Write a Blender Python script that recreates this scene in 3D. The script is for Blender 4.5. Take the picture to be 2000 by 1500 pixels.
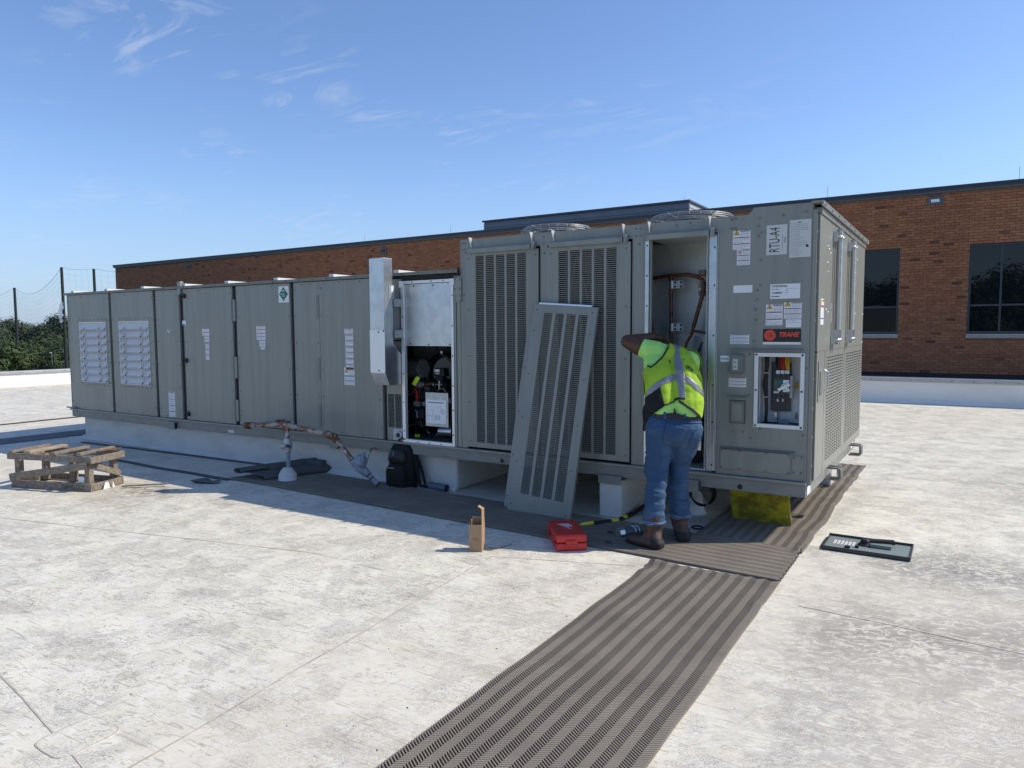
import bpy, math, random
from math import sin, cos, pi, radians
from mathutils import Vector, Matrix, noise
random.seed(7)
S = bpy.context.scene
for o in list(bpy.data.objects): bpy.data.objects.remove(o)

# ------------------------------------------------------------------ camera
CAM_F, CAM_YAW, CAM_PITCH, CAM_ROLL = 1405.93, -0.5612, -0.0744, -0.0053
CAM_POS = Vector((0.986, -5.782, 1.65))
FW = Vector((sin(CAM_YAW)*cos(CAM_PITCH), cos(CAM_YAW)*cos(CAM_PITCH), sin(CAM_PITCH)))
_r0 = Vector((cos(CAM_YAW), -sin(CAM_YAW), 0)); _u0 = _r0.cross(FW)
RT = cos(CAM_ROLL)*_r0 + sin(CAM_ROLL)*_u0
UP = -sin(CAM_ROLL)*_r0 + cos(CAM_ROLL)*_u0
cam_data = bpy.data.cameras.new("camera")
cam = bpy.data.objects.new("camera", cam_data)
S.collection.objects.link(cam)
cam_data.sensor_width = 36.0; cam_data.lens = CAM_F/2000*36
cam_data.clip_start = 0.05; cam_data.clip_end = 5000
m = Matrix((RT, UP, -FW)).transposed().to_4x4(); m.translation = CAM_POS
cam.matrix_world = m
S.camera = cam
S.render.resolution_x = 1024; S.render.resolution_y = 768

# ------------------------------------------------------------------ light
SUN_DIR = Vector((0.80, 0.53, 1.0)).normalized()      # towards the sun
SUN_EL = math.asin(SUN_DIR.z); SUN_AZ = math.atan2(SUN_DIR.x, SUN_DIR.y)
sd = bpy.data.lights.new("sun", 'SUN'); sd.energy = 4.5; sd.angle = radians(0.53); sd.color = (1.0, 0.925, 0.79)
so = bpy.data.objects.new("sun", sd); S.collection.objects.link(so)
so.rotation_euler = SUN_DIR.to_track_quat('Z', 'Y').to_euler(); so.location = (20, 14, 30)
W = bpy.data.worlds.new("World"); S.world = W; W.use_nodes = True
nt = W.node_tree; N = nt.nodes; L = nt.links; N.clear()
wo = N.new('ShaderNodeOutputWorld'); bg = N.new('ShaderNodeBackground'); bg.inputs['Strength'].default_value = 0.145
sky = N.new('ShaderNodeTexSky'); sky.sky_type = 'NISHITA'; sky.sun_disc = False
sky.sun_elevation = SUN_EL; sky.sun_rotation = SUN_AZ; sky.altitude = 100
sky.air_density = 1.0; sky.dust_density = 0.5; sky.ozone_density = 2.5
hs = N.new('ShaderNodeMixRGB'); hs.blend_type = 'MULTIPLY'; hs.inputs[0].default_value = 1; hs.inputs[2].default_value = (.96, 1.05, 1.23, 1); L.new(sky.outputs[0], hs.inputs[1])
# thin cirrus: noise on a plane high above the roof, same everywhere in the sky
tc = N.new('ShaderNodeTexCoord'); sx = N.new('ShaderNodeSeparateXYZ'); L.new(tc.outputs['Generated'], sx.inputs[0])
zc = N.new('ShaderNodeMath'); zc.operation = 'MAXIMUM'; zc.inputs[1].default_value = 0.04; L.new(sx.outputs['Z'], zc.inputs[0])
za = N.new('ShaderNodeMath'); za.operation = 'ADD'; za.inputs[1].default_value = 0.12; L.new(zc.outputs[0], za.inputs[0])
dx = N.new('ShaderNodeMath'); dx.operation = 'DIVIDE'; L.new(sx.outputs['X'], dx.inputs[0]); L.new(za.outputs[0], dx.inputs[1])
dy = N.new('ShaderNodeMath'); dy.operation = 'DIVIDE'; L.new(sx.outputs['Y'], dy.inputs[0]); L.new(za.outputs[0], dy.inputs[1])
cx = N.new('ShaderNodeCombineXYZ'); L.new(dx.outputs[0], cx.inputs['X']); L.new(dy.outputs[0], cx.inputs['Y'])
def wnoise(scale, rot, st, lo, hi, detail=9, dist=1.2, rough=.62, off=(0,0,0)):
    mp = N.new('ShaderNodeMapping'); mp.inputs['Rotation'].default_value = (0,0,rot); mp.inputs['Scale'].default_value = (1, st, 1)
    mp.inputs['Location'].default_value = off
    L.new(cx.outputs[0], mp.inputs[0])
    n = N.new('ShaderNodeTexNoise'); n.inputs['Scale'].default_value = scale; n.inputs['Detail'].default_value = detail
    n.inputs['Roughness'].default_value = rough; n.inputs['Distortion'].default_value = dist; L.new(mp.outputs[0], n.inputs['Vector'])
    mr = N.new('ShaderNodeMapRange'); mr.inputs['From Min'].default_value = lo; mr.inputs['From Max'].default_value = hi; mr.clamp = True
    L.new(n.outputs['Fac'], mr.inputs['Value']); return mr.outputs[0]
wa = wnoise(2.3, 0.9, 2.2, .50, .70, off=(1.1,3.6,0), dist=2.2); wb = wnoise(1.1, -.3, 1.3, .49, .60, detail=3, dist=.4, off=(2.4,1.2,0))
wl = N.new('ShaderNodeMapRange'); wl.inputs['From Min'].default_value = -.10; wl.inputs['From Max'].default_value = -.60; L.new(sx.outputs['X'], wl.inputs['Value'])   # cirrus lies towards -X
wk = N.new('ShaderNodeMath'); wk.operation = 'MULTIPLY'; L.new(wl.outputs[0], wk.inputs[0]); L.new(wb, wk.inputs[1])
wm = N.new('ShaderNodeMath'); wm.operation = 'MULTIPLY'; L.new(wa, wm.inputs[0]); L.new(wk.outputs[0], wm.inputs[1])
wc = N.new('ShaderNodeMath'); wc.operation = 'MULTIPLY'; wc.inputs[1].default_value = 0.40; L.new(wm.outputs[0], wc.inputs[0])
hz = N.new('ShaderNodeMapRange'); hz.inputs['From Min'].default_value = .20; hz.inputs['From Max'].default_value = 0.0
hz.inputs['To Min'].default_value = 0.0; hz.inputs['To Max'].default_value = 0.75; L.new(sx.outputs['Z'], hz.inputs['Value'])
hm = N.new('ShaderNodeMixRGB'); hm.inputs[2].default_value = (2.5, 3.5, 5.2, 1); L.new(hz.outputs[0], hm.inputs[0]); L.new(hs.outputs[0], hm.inputs[1])
mx = N.new('ShaderNodeMixRGB'); mx.inputs[2].default_value = (4.6, 5.1, 6.0, 1)
L.new(wc.outputs[0], mx.inputs[0]); L.new(hm.outputs[0], mx.inputs[1]); L.new(mx.outputs[0], bg.inputs[0]); L.new(bg.outputs[0], wo.inputs[0])
vs = S.view_settings; vs.view_transform = 'Standard'; vs.look = 'None'; vs.exposure = 0.0; vs.gamma = 1.0; vs.use_curve_mapping = False
S.render.engine = 'CYCLES'

# ------------------------------------------------------------------ helpers
def ray(px, py): return FW + RT*((px-1000)/CAM_F) - UP*((py-750)/CAM_F)
def at_y(px, py, Y=0.0):                     # point where the sight line meets the plane y=Y
    d = ray(px, py); return CAM_POS + d*((Y-CAM_POS.y)/d.y)
def at_z(px, py, z=0.0):
    d = ray(px, py); return CAM_POS + d*((z-CAM_POS.z)/d.z)
def to_px(p):
    d = Vector(p)-CAM_POS; z = d.dot(FW); return 1000+CAM_F*d.dot(RT)/z, 750-CAM_F*d.dot(UP)/z

MATS = {}
def mat(name, color, rough=.5, metal=0.0, noise_scale=None, noise_amt=.1, stretch=(1,1,1), bump=0.0, bump_scale=None, spec=.5, island=0.0, color2=None, fac=(.4,.7), trans=0.0, alpha=1.0, coat=0.0, detail=6):
    m = bpy.data.materials.new(name); m.use_nodes = True; n = m.node_tree.nodes; l = m.node_tree.links
    b = n['Principled BSDF']; b.inputs['Roughness'].default_value = rough; b.inputs['Metallic'].default_value = metal
    b.inputs['Specular IOR Level'].default_value = spec; b.inputs['Transmission Weight'].default_value = trans
    b.inputs['Alpha'].default_value = alpha; b.inputs['Coat Weight'].default_value = coat
    c = tuple(color)+(1,); b.inputs['Base Color'].default_value = c
    out = None
    tcn = n.new('ShaderNodeTexCoord'); mp = n.new('ShaderNodeMapping'); mp.inputs['Scale'].default_value = stretch
    geo = n.new('ShaderNodeNewGeometry'); l.new(geo.outputs['Position'], mp.inputs[0])
    if noise_scale:
        nz = n.new('ShaderNodeTexNoise'); nz.inputs['Scale'].default_value = noise_scale; nz.inputs['Detail'].default_value = detail; nz.inputs['Roughness'].default_value = .6
        l.new(mp.outputs[0], nz.inputs['Vector'])
        mr = n.new('ShaderNodeMapRange'); mr.inputs['From Min'].default_value = fac[0]; mr.inputs['From Max'].default_value = fac[1]; l.new(nz.outputs['Fac'], mr.inputs['Value'])
        mixn = n.new('ShaderNodeMixRGB'); mixn.inputs[1].default_value = c
        c2 = tuple(color2)+(1,) if color2 else tuple(x*(1-noise_amt) for x in color)+(1,)
        mixn.inputs[2].default_value = c2; l.new(mr.outputs[0], mixn.inputs[0]); out = mixn.outputs[0]
    if island:
        hs = n.new('ShaderNodeHueSaturation'); mr2 = n.new('ShaderNodeMapRange'); mr2.inputs['To Min'].default_value = 1-island; mr2.inputs['To Max'].default_value = 1+island
        l.new(geo.outputs['Random Per Island'], mr2.inputs['Value']); l.new(mr2.outputs[0], hs.inputs['Value'])
        if out: l.new(out, hs.inputs['Color'])
        else: hs.inputs['Color'].default_value = c
        out = hs.outputs[0]
    if out: l.new(out, b.inputs['Base Color'])
    if bump:
        nb = n.new('ShaderNodeTexNoise'); nb.inputs['Scale'].default_value = bump_scale or 30; nb.inputs['Detail'].default_value = 4
        l.new(mp.outputs[0], nb.inputs['Vector'])
        bp = n.new('ShaderNodeBump'); bp.inputs['Strength'].default_value = bump; bp.inputs['Distance'].default_value = .01
        l.new(nb.outputs['Fac'], bp.inputs['Height']); l.new(bp.outputs[0], b.inputs['Normal'])
    MATS[name] = m; return m

WORLD = {}   # world matrix of every empty we make
class MB:
    def __init__(s): s.v = []; s.f = []; s.mi = []; s.sm = []; s.mats = []; s.cur = 0; s.T = None
    def m(s, name):
        if name not in s.mats: s.mats.append(name)
        s.cur = s.mats.index(name); return s
    def add(s, vs, fs, smooth=False):
        o = len(s.v)
        for p in vs: s.v.append(Vector(p) if s.T is None else s.T @ Vector(p))
        for f in fs: s.f.append([i+o for i in f]); s.mi.append(s.cur); s.sm.append(smooth)
        return s
    def box(s, x0, x1, y0, y1, z0, z1):
        return s.add([(x0,y0,z0),(x1,y0,z0),(x1,y1,z0),(x0,y1,z0),(x0,y0,z1),(x1,y0,z1),(x1,y1,z1),(x0,y1,z1)],
            [(0,3,2,1),(4,5,6,7),(0,1,5,4),(1,2,6,5),(2,3,7,6),(3,0,4,7)])
    def bar(s, a, b, w, h, up=(0,0,1)):        # box along a->b, w across, h along up
        a = Vector(a); b = Vector(b); d = (b-a).normalized(); u = Vector(up); sd = d.cross(u)
        if sd.length < 1e-4: sd = d.cross(Vector((1,0,0)))
        sd.normalize(); u = sd.cross(d).normalized(); sd *= w/2; u *= h/2
        return s.add([a-sd-u,a+sd-u,a+sd+u,a-sd+u,b-sd-u,b+sd-u,b+sd+u,b-sd+u],[(0,1,2,3),(7,6,5,4),(0,4,5,1),(1,5,6,2),(2,6,7,3),(3,7,4,0)])
    def quad(s, a, b, c, d): return s.add([a,b,c,d],[(0,1,2,3)])
    def tube(s, pts, r, n=10, caps=True, smooth=True):
        pts = [Vector(p) for p in pts]; k = len(pts); rs = r if isinstance(r,(list,tuple)) else [r]*k
        t0 = (pts[1]-pts[0]).normalized(); a = t0.orthogonal().normalized(); vs = []
        for i, p in enumerate(pts):
            t = ((pts[min(i+1,k-1)]-p).normalized() + (p-pts[max(i-1,0)]).normalized())
            t = t.normalized() if t.length > 1e-6 else t0
            a = (a - t*a.dot(t)).normalized(); b = t.cross(a)
            for j in range(n):
                q = 2*pi*j/n; vs.append(p + (a*cos(q)+b*sin(q))*rs[i])
        fs = [(i*n+j, i*n+(j+1)%n, (i+1)*n+(j+1)%n, (i+1)*n+j) for i in range(k-1) for j in range(n)]
        s.add(vs, fs, smooth)
        if caps: s.add(vs[:n], [tuple(range(n-1,-1,-1))]); s.add(vs[-n:], [tuple(range(n))])
        return s
    def ring(s, c, R, r, n=28, k=5, axis=(0,0,1)):
        c = Vector(c); z = Vector(axis).normalized(); x = z.orthogonal().normalized(); y = z.cross(x); vs = []
        for i in range(n):
            q = 2*pi*i/n; d = x*cos(q)+y*sin(q)
            for j in range(k):
                w = 2*pi*j/k; vs.append(c + d*(R+r*cos(w)) + z*(r*sin(w)))
        return s.add(vs, [(i*k+j, ((i+1)%n)*k+j, ((i+1)%n)*k+(j+1)%k, i*k+(j+1)%k) for i in range(n) for j in range(k)], True)
    def lathe(s, base, prof, n=20, axis=(0,0,1)):      # prof: (radius, height) along axis
        b0 = Vector(base); z = Vector(axis).normalized(); x = z.orthogonal().normalized(); y = z.cross(x); vs = []
        for r, h in prof:
            for j in range(n):
                q = 2*pi*j/n; vs.append(b0 + z*h + (x*cos(q)+y*sin(q))*max(r,1e-5))
        k = len(prof)
        s.add(vs, [(i*n+j, i*n+(j+1)%n, (i+1)*n+(j+1)%n, (i+1)*n+j) for i in range(k-1) for j in range(n)], True)
        s.add(vs[:n], [tuple(range(n-1,-1,-1))]); s.add(vs[-n:], [tuple(range(n))]); return s
    def prism(s, poly, a, h):       # polygon points (3d list), extruded by vector h
        poly = [Vector(p) for p in poly]; h = Vector(h); n = len(poly)
        return s.add(poly + [p+h for p in poly], [tuple(range(n-1,-1,-1)), tuple(range(n,2*n))] + [(i,(i+1)%n,(i+1)%n+n,i+n) for i in range(n)])
    def mesh(s, name, M):
        me = bpy.data.meshes.new(name); Mi = M.inverted()
        me.from_pydata([tuple(Mi @ p) for p in s.v], [], s.f)
        for nme in (s.mats or ['paint']): me.materials.append(MATS[nme])
        me.polygons.foreach_set('material_index', s.mi); me.polygons.foreach_set('use_smooth', s.sm); me.update()
        return me
    def build(s, name, parent=None, local=False, bevel=0, kind=None):
        if parent is not None: M = Matrix.Identity(4) if local else WORLD.get(parent.name, Matrix.Identity(4))
        else:
            xs = [p.x for p in s.v]; ys = [p.y for p in s.v]; zs = [p.z for p in s.v]
            M = Matrix.Translation(((min(xs)+max(xs))/2, (min(ys)+max(ys))/2, min(zs)))
        o = bpy.data.objects.new(name, s.mesh(name, M)); S.collection.objects.link(o)
        if parent is not None: o.parent = parent; WORLD[o.name] = WORLD.get(parent.name, Matrix.Identity(4))
        else: o.matrix_world = M; WORLD[o.name] = M
        if bevel:
            b = o.modifiers.new('bevel', 'BEVEL'); b.width = bevel; b.segments = 2; b.limit_method = 'ANGLE'
        if kind: o['kind'] = kind
        return o
def tag(o, label=None, cat=None, group=None, kind=None):
    if label: o['label'] = label
    if cat: o['category'] = cat
    if group: o['group'] = group
    if kind: o['kind'] = kind
    return o
def thing(name, label, cat, loc=(0,0,0), rz=0, group=None):
    o = bpy.data.objects.new(name, None); S.collection.objects.link(o); o.empty_display_size = .1
    M = Matrix.Translation(loc) @ Matrix.Rotation(rz, 4, 'Z'); o.matrix_world = M; WORLD[o.name] = M
    return tag(o, label, cat, group)
def text(parent, s, size, M, matn, name='lettering', sx=1.0, shear=0.0, bold=0.0, align='CENTER'):
    cu = bpy.data.curves.new(name, 'FONT'); cu.body = s; cu.size = size; cu.align_x = align; cu.align_y = 'CENTER'; cu.shear = shear
    cu.offset = bold; cu.extrude = .0004
    t = bpy.data.objects.new('tmp', cu); S.collection.objects.link(t); dg = bpy.context.evaluated_depsgraph_get()
    me = bpy.data.meshes.new_from_object(t.evaluated_get(dg)); bpy.data.objects.remove(t); bpy.data.curves.remove(cu)
    PM = WORLD.get(parent.name, Matrix.Identity(4))
    me.transform(PM.inverted() @ M @ Matrix.Scale(sx, 4, (1,0,0))); me.materials.clear(); me.materials.append(MATS[matn]); me.name = name
    o = bpy.data.objects.new(name, me); S.collection.objects.link(o); o.parent = parent; WORLD[o.name] = PM
    return o
def frontM(x, y, z, rot=0):     # text facing -Y at (x,y,z), rotated in its plane
    return Matrix.Translation((x,y,z)) @ Matrix.Rotation(pi/2, 4, 'X') @ Matrix.Rotation(rot, 4, 'Z')
# ------------------------------------------------------------------ materials
mat('paint', (.238,.25,.224), .35, spec=.6, noise_scale=2.2, noise_amt=.13, fac=(.44,.6), stretch=(3,3,.35), bump=.08, bump_scale=3)
mat('paint_door', (.238,.25,.224), .35, spec=.6, noise_scale=2.5, noise_amt=.12, fac=(.44,.6), stretch=(5,5,.25), bump=.08, bump_scale=2)
mat('paint_dark', (.19,.197,.178), .5, noise_scale=4, noise_amt=.2)
mat('paint_end', (.255,.256,.226), .33, spec=.6, noise_scale=2.0, noise_amt=.12, stretch=(3,3,.4))  # near copy of paint, a little lighter and warmer for the sunlit end
mat('rail', (.235,.24,.215), .5, noise_scale=5, color2=(.17,.17,.155), fac=(.45,.75), stretch=(1,1,2))
mat('core', (.035,.037,.035), .8)  # near-black void colour, stands in for shade in gaps and openings
mat('coil', (.06,.07,.068), .6, noise_scale=40, noise_amt=.5)
mat('slat', (.245,.252,.226), .42)
mat('galv', (.60,.62,.63), .34, metal=.85, noise_scale=9, color2=(.52,.54,.56), fac=(.42,.6), bump=.03, bump_scale=14)
mat('galv_dull', (.50,.52,.52), .5, metal=.6, noise_scale=22, color2=(.36,.39,.39), fac=(.35,.7))
mat('galv_in', (.58,.62,.61), .42, metal=.5, noise_scale=30, color2=(.50,.53,.53), fac=(.3,.7))
mat('bright', (.75,.76,.76), .35, metal=.4)
mat('white', (.78,.79,.80), .5)
mat('whitetrim', (.72,.74,.72), .45)
mat('label', (.74,.76,.78), .4)
mat('label_grey', (.56,.58,.55), .35)
mat('ink', (.02,.02,.022), .6)
mat('ink_grey', (.30,.33,.35), .6)
mat('ink_red', (.36,.06,.045), .6)
mat('ink_blue', (.05,.06,.25), .6)
mat('ink_yellow', (.75,.50,.03), .5)
mat('logo_red', (.72,.065,.03), .4)
mat('logo_black', (.012,.012,.012), .4)
mat('green', (.012,.16,.12), .5)
mat('black', (.012,.012,.013), .5, noise_scale=20, noise_amt=.4)
mat('blackcloth', (.005,.005,.006), .85, bump=.4, bump_scale=60)
mat('breaker', (.035,.035,.04), .45)
mat('backplate', (.08,.085,.095), .5)
mat('red_wire', (.5,.03,.02), .4); mat('yellow_wire', (.62,.40,.03), .4); mat('brown_wire', (.10,.05,.03), .5)
mat('blade', (.62,.63,.64), .45)
mat('foam', (.10,.09,.07), .9)
mat('tag_yellow', (.55,.82,.04), .5)
mat('copper', (.21,.085,.05), .42, metal=.55, noise_scale=30, color2=(.09,.045,.035), fac=(.4,.65))
mat('rust', (.22,.09,.045), .8, noise_scale=60, color2=(.07,.03,.02), fac=(.4,.6), bump=.5, bump_scale=80)
mat('pipe', (.36,.32,.27), .6, noise_scale=18, color2=(.15,.07,.04), fac=(.47,.55), bump=.3, bump_scale=60)
mat('pipe_rusty', (.46,.44,.42), .6, noise_scale=16, color2=(.17,.075,.04), fac=(.42,.54), bump=.4, bump_scale=60)
mat('pipe_blue', (.25,.30,.36), .5, noise_scale=20, noise_amt=.3)
mat('pvc', (.09,.12,.16), .45)
mat('curb', (.62,.61,.575), .55, noise_scale=2.5, color2=(.50,.49,.46), fac=(.45,.75), stretch=(1,1,2.5), bump=.15, bump_scale=8)
mat('parapet_white', (.78,.765,.72), .6, noise_scale=1.2, color2=(.64,.63,.59), fac=(.45,.8), stretch=(1,1,2.2), bump=.1, bump_scale=5)
mat('coping', (.42,.43,.44), .45, metal=.2, noise_scale=3, noise_amt=.2)
mat('fascia', (.085,.095,.115), .45, noise_scale=2, noise_amt=.15)
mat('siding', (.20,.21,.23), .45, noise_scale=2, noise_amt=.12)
mat('siding_lit', (.5,.5,.5), .5)  # paler copy of siding, sunshine on the end wall in its colour
mat('mortar', (.20,.115,.075), .9, noise_scale=6, noise_amt=.25)
mat('stone', (.36,.34,.30), .7, noise_scale=10, noise_amt=.2)
mat('glass', (.006,.009,.011), .015, spec=.42)
mat('frame', (.03,.038,.05), .4)
mat('wood', (.27,.225,.175), .8, noise_scale=5, color2=(.17,.14,.11), fac=(.42,.6), stretch=(6,6,6), bump=.4, bump_scale=20)
mat('wood_pale', (.42,.33,.24), .8, noise_scale=7, color2=(.25,.19,.14), fac=(.35,.7), bump=.3, bump_scale=20)
mat('card', (.40,.26,.15), .8, noise_scale=12, noise_amt=.12)
mat('case_red', (.56,.028,.022), .42, noise_scale=10, noise_amt=.2, bump=.05, bump_scale=60)
mat('yellow_board', (.44,.38,.02), .7, noise_scale=9, color2=(.19,.16,.015), fac=(.42,.6), bump=.4, bump_scale=25)
mat('yellow_paint', (.75,.68,.03), .5)
mat('mat_bar', (.25,.218,.175), .65, noise_scale=3, color2=(.19,.165,.135), fac=(.35,.7))
mat('mat_under', (.012,.011,.010), .9)  # near-black sheet, shade in the gaps between bars put into its colour
mat('rubber_roll', (.085,.085,.082), .8, bump=.2, bump_scale=30)
mat('rubber_pale', (.13,.135,.135), .8, noise_scale=6, noise_amt=.3)
mat('lid_green', (.20,.24,.225), .4); mat('lid_edge', (.035,.04,.038), .45)
mat('jeans', (.026,.070,.145), .85, noise_scale=5, color2=(.065,.13,.23), fac=(.44,.76), bump=.5, bump_scale=45)
mat('jeans_worn', (.13,.21,.33), .85, noise_scale=30, color2=(.07,.12,.22), fac=(.4,.6))
mat('skin', (.085,.038,.024), .45, noise_scale=14, noise_amt=.2, spec=.4)
mat('vest', (.36,.56,.025), .8, noise_scale=7, color2=(.26,.42,.02), fac=(.42,.72), bump=.35, bump_scale=30)
mat('tshirt', (.42,.80,.20), .8, noise_scale=7, color2=(.33,.66,.14), fac=(.42,.72), bump=.35, bump_scale=25)
mat('reflective', (.27,.27,.30), .35, metal=.3, noise_scale=30, noise_amt=.2)
mat('leather', (.065,.035,.024), .6, noise_scale=22, color2=(.12,.062,.04), fac=(.4,.7), bump=.3, bump_scale=50)
mat('leather_red', (.13,.052,.032), .6, noise_scale=22, noise_amt=.4)
mat('sole', (.02,.018,.017), .75)
mat('belt', (.035,.018,.014), .6)
mat('hair', (.008,.007,.006), .9)
mat('plastic_bag', (.80,.82,.85), .4, bump=.4, bump_scale=30)
mat('dark_pole', (.018,.022,.02), .7)
mat('net', (.03,.035,.04), .9)
mat('bark', (.06,.045,.035), .9)
mat('leaf_far', (.046,.072,.036), .8, island=.5, noise_scale=.25, color2=(.026,.046,.030), fac=(.4,.6))
mat('leaf_near', (.055,.092,.022), .8, island=.5, noise_scale=.4, color2=(.020,.038,.012), fac=(.4,.6))
mat('grass', (.07,.09,.035), .9, noise_scale=.05, noise_amt=.3)
mat('wire', (.33,.35,.34), .4, metal=.6)
mat('steel', (.55,.56,.57), .3, metal=.85)
mat('seam', (.56,.52,.44), .7, noise_scale=8, color2=(.38,.34,.28), fac=(.4,.65))

def roof_material():
    m = bpy.data.materials.new('roof_membrane'); m.use_nodes = True; n = m.node_tree.nodes; l = m.node_tree.links
    b = n['Principled BSDF']; b.inputs['Roughness'].default_value = .62; b.inputs['Specular IOR Level'].default_value = .3
    geo = n.new('ShaderNodeNewGeometry')
    def nz(scale, detail=6, rough=.6, dist=0, sc=(1,1,1), rot=0):
        m0 = n.new('ShaderNodeMapping'); m0.inputs['Rotation'].default_value = (0,0,-.56-(rot-.45)*.55); l.new(geo.outputs['Position'], m0.inputs[0]); mp = n.new('ShaderNodeMapping'); mp.inputs['Scale'].default_value = (1, 1+(sc[1]/sc[0]-1)*.42, 1); l.new(m0.outputs[0], mp.inputs[0])
        t = n.new('ShaderNodeTexNoise'); t.inputs['Scale'].default_value = scale; t.inputs['Detail'].default_value = detail; t.inputs['Roughness'].default_value = rough; t.inputs['Distortion'].default_value = dist
        l.new(mp.outputs[0], t.inputs['Vector']); return t.outputs['Fac']
    def mr(s, a, c, lo=0., hi=1.):
        t = n.new('ShaderNodeMapRange'); t.inputs['From Min'].default_value = a; t.inputs['From Max'].default_value = c; t.inputs['To Min'].default_value = lo; t.inputs['To Max'].default_value = hi
        l.new(s, t.inputs['Value']); return t.outputs[0]
    def mul(a, c):
        t = n.new('ShaderNodeMath'); t.operation = 'MULTIPLY'; l.new(a, t.inputs[0])
        if isinstance(c, float): t.inputs[1].default_value = c
        else: l.new(c, t.inputs[1])
        return t.outputs[0]
    def mix(f, a, col):
        t = n.new('ShaderNodeMixRGB'); l.new(f, t.inputs[0])
        if isinstance(a, tuple): t.inputs[1].default_value = a+(1,)
        else: l.new(a, t.inputs[1])
        t.inputs[2].default_value = col+(1,); return t.outputs[0]
    c = mix(mr(nz(.45, 4), .38, .66), (.71,.67,.555), (.68,.64,.525))
    c = mix(mr(nz(3.2, 8, .7, 1.2, (1,2.2,1), .6), .48, .60, 0, .60), c, (.77,.74,.64))       # worn pale smears
    c = mix(mr(nz(6.5, 9, .72, 1.8, (1,2.8,1), .35), .53, .66, 0, .40), c, (.42,.395,.34))      # grey smears
    # small dark scuffs gathered in patches
    sp = mr(nz(26, 5, .75, 2.4, (1,3.0,1), .45), .535, .575)
    pt = mr(nz(1.5, 4), .49, .56)
    c = mix(mul(mul(sp, pt), .65), c, (.20,.185,.165))
    sp2 = mr(nz(60, 3, .7, 3.0, (1,2.4,1), -.4), .54, .58); pt2 = mr(nz(2.7, 3), .49, .55)
    c = mix(mul(mul(sp2, pt2), .6), c, (.24,.22,.20))
    # sole prints: fine ripples inside small patches
    wv = n.new('ShaderNodeTexWave'); wv.inputs['Scale'].default_value = 34; wv.inputs['Distortion'].default_value = 9; wv.inputs['Detail'].default_value = 2; wv.inputs['Detail Scale'].default_value = 3
    l.new(geo.outputs['Position'], wv.inputs['Vector'])
    c = mix(mul(mul(mr(wv.outputs['Fac'], .55, .8), mr(nz(3.4, 2, .5), .54, .57)), .75), c, (.30,.28,.25))
    # long drag scratches
    c = mix(mul(mr(nz(5, 3, .6, 2.5, (.35,5,1), .9), .585, .61), .6), c, (.74,.74,.72))
    c = mix(mul(mr(nz(4, 3, .6, 2.0, (.3,6,1), -.5), .60, .62), .55), c, (.25,.225,.20))
    # thin curved scratch lines and boot scuffs
    def ridge(scale, w_, dist, sc, rot, detail=2):
        t = n.new('ShaderNodeMath'); t.operation = 'SUBTRACT'; l.new(nz(scale, detail, .5, dist, sc, rot), t.inputs[0]); t.inputs[1].default_value = .5
        a = n.new('ShaderNodeMath'); a.operation = 'ABSOLUTE'; l.new(t.outputs[0], a.inputs[0]); return mr(a.outputs[0], w_, w_*.3)
    c = mix(mul(mul(ridge(9, .014, 1.5, (1,2.5,1), .55, 3), mr(nz(3.1, 3), .50, .54)), .8), c, (.26,.235,.20))
    c = mix(mul(mul(ridge(17, .016, 2.5, (1,2.0,1), .2, 3), mr(nz(4.3, 3), .51, .55)), .8), c, (.23,.205,.18))
    c = mix(mul(mul(ridge(12, .020, 2.0, (1,2.6,1), .9, 3), mr(nz(2.3, 3), .48, .54)), .8), c, (.76,.75,.70))
    c = mix(mul(mul(ridge(40, .05, 2.0, (1,1.5,1), .3, 2), mr(nz(2.0, 3), .51, .57)), .35), c, (.28,.26,.23))
    # soil: a swath on the right of the walkway, and beside the pallet
    sx = n.new('ShaderNodeSeparateXYZ'); l.new(geo.outputs['Position'], sx.inputs[0])
    def swath(x0, x1, yc, w, slope, amt, col, c):
        t = n.new('ShaderNodeMath'); t.operation = 'MULTIPLY_ADD'; t.inputs[1].default_value = slope; t.inputs[2].default_value = -yc; l.new(sx.outputs['X'], t.inputs[0])
        a = n.new('ShaderNodeMath'); a.operation = 'ADD'; l.new(sx.outputs['Y'], a.inputs[0]); l.new(t.outputs[0], a.inputs[1])
        ab = n.new('ShaderNodeMath'); ab.operation = 'ABSOLUTE'; l.new(a.outputs[0], ab.inputs[0])
        f = mul(mr(ab.outputs[0], w, 0.), mr(sx.outputs['X'], x0, x1))
        g = mul(f, mr(nz(9, 9, .78, 1.5, (1,2.2,1), .2), .45, .52)); return mix(mul(g, amt), c, col)
    c = swath(.1, .45, -1.75, .85, -.30, 1.0, (.17,.16,.15), c)
    c = swath(.25, .7, -.35, .75, -.2, .9, (.20,.19,.18), c)
    c = swath(.0, .5, -2.7, 1.2, .0, .55, (.24,.23,.22), c)
    c = swath(.6, 1.6, 3.2, 1.8, .1, .6, (.26,.23,.19), c)
    def spot(px, py, rx, ry, amt, col, c, sc=12):
        mp = n.new('ShaderNodeMapping'); mp.inputs['Location'].default_value = (-px/rx, -py/ry, 0); mp.inputs['Scale'].default_value = (1/rx, 1/ry, .0)
        l.new(geo.outputs['Position'], mp.inputs[0]); ln = n.new('ShaderNodeVectorMath'); ln.operation = 'LENGTH'; l.new(mp.outputs[0], ln.inputs[0])
        return mix(mul(mul(mr(ln.outputs['Value'], 1., .2), mr(nz(sc, 6, .7, 1), .4, .58)), amt), c, col)
    c = spot(-6.25, -1.55, .75, .42, .85, (.17,.12,.08), c); c = spot(-6.1, -1.95, .7, .25, .6, (.30,.24,.18), c, 7)
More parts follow.
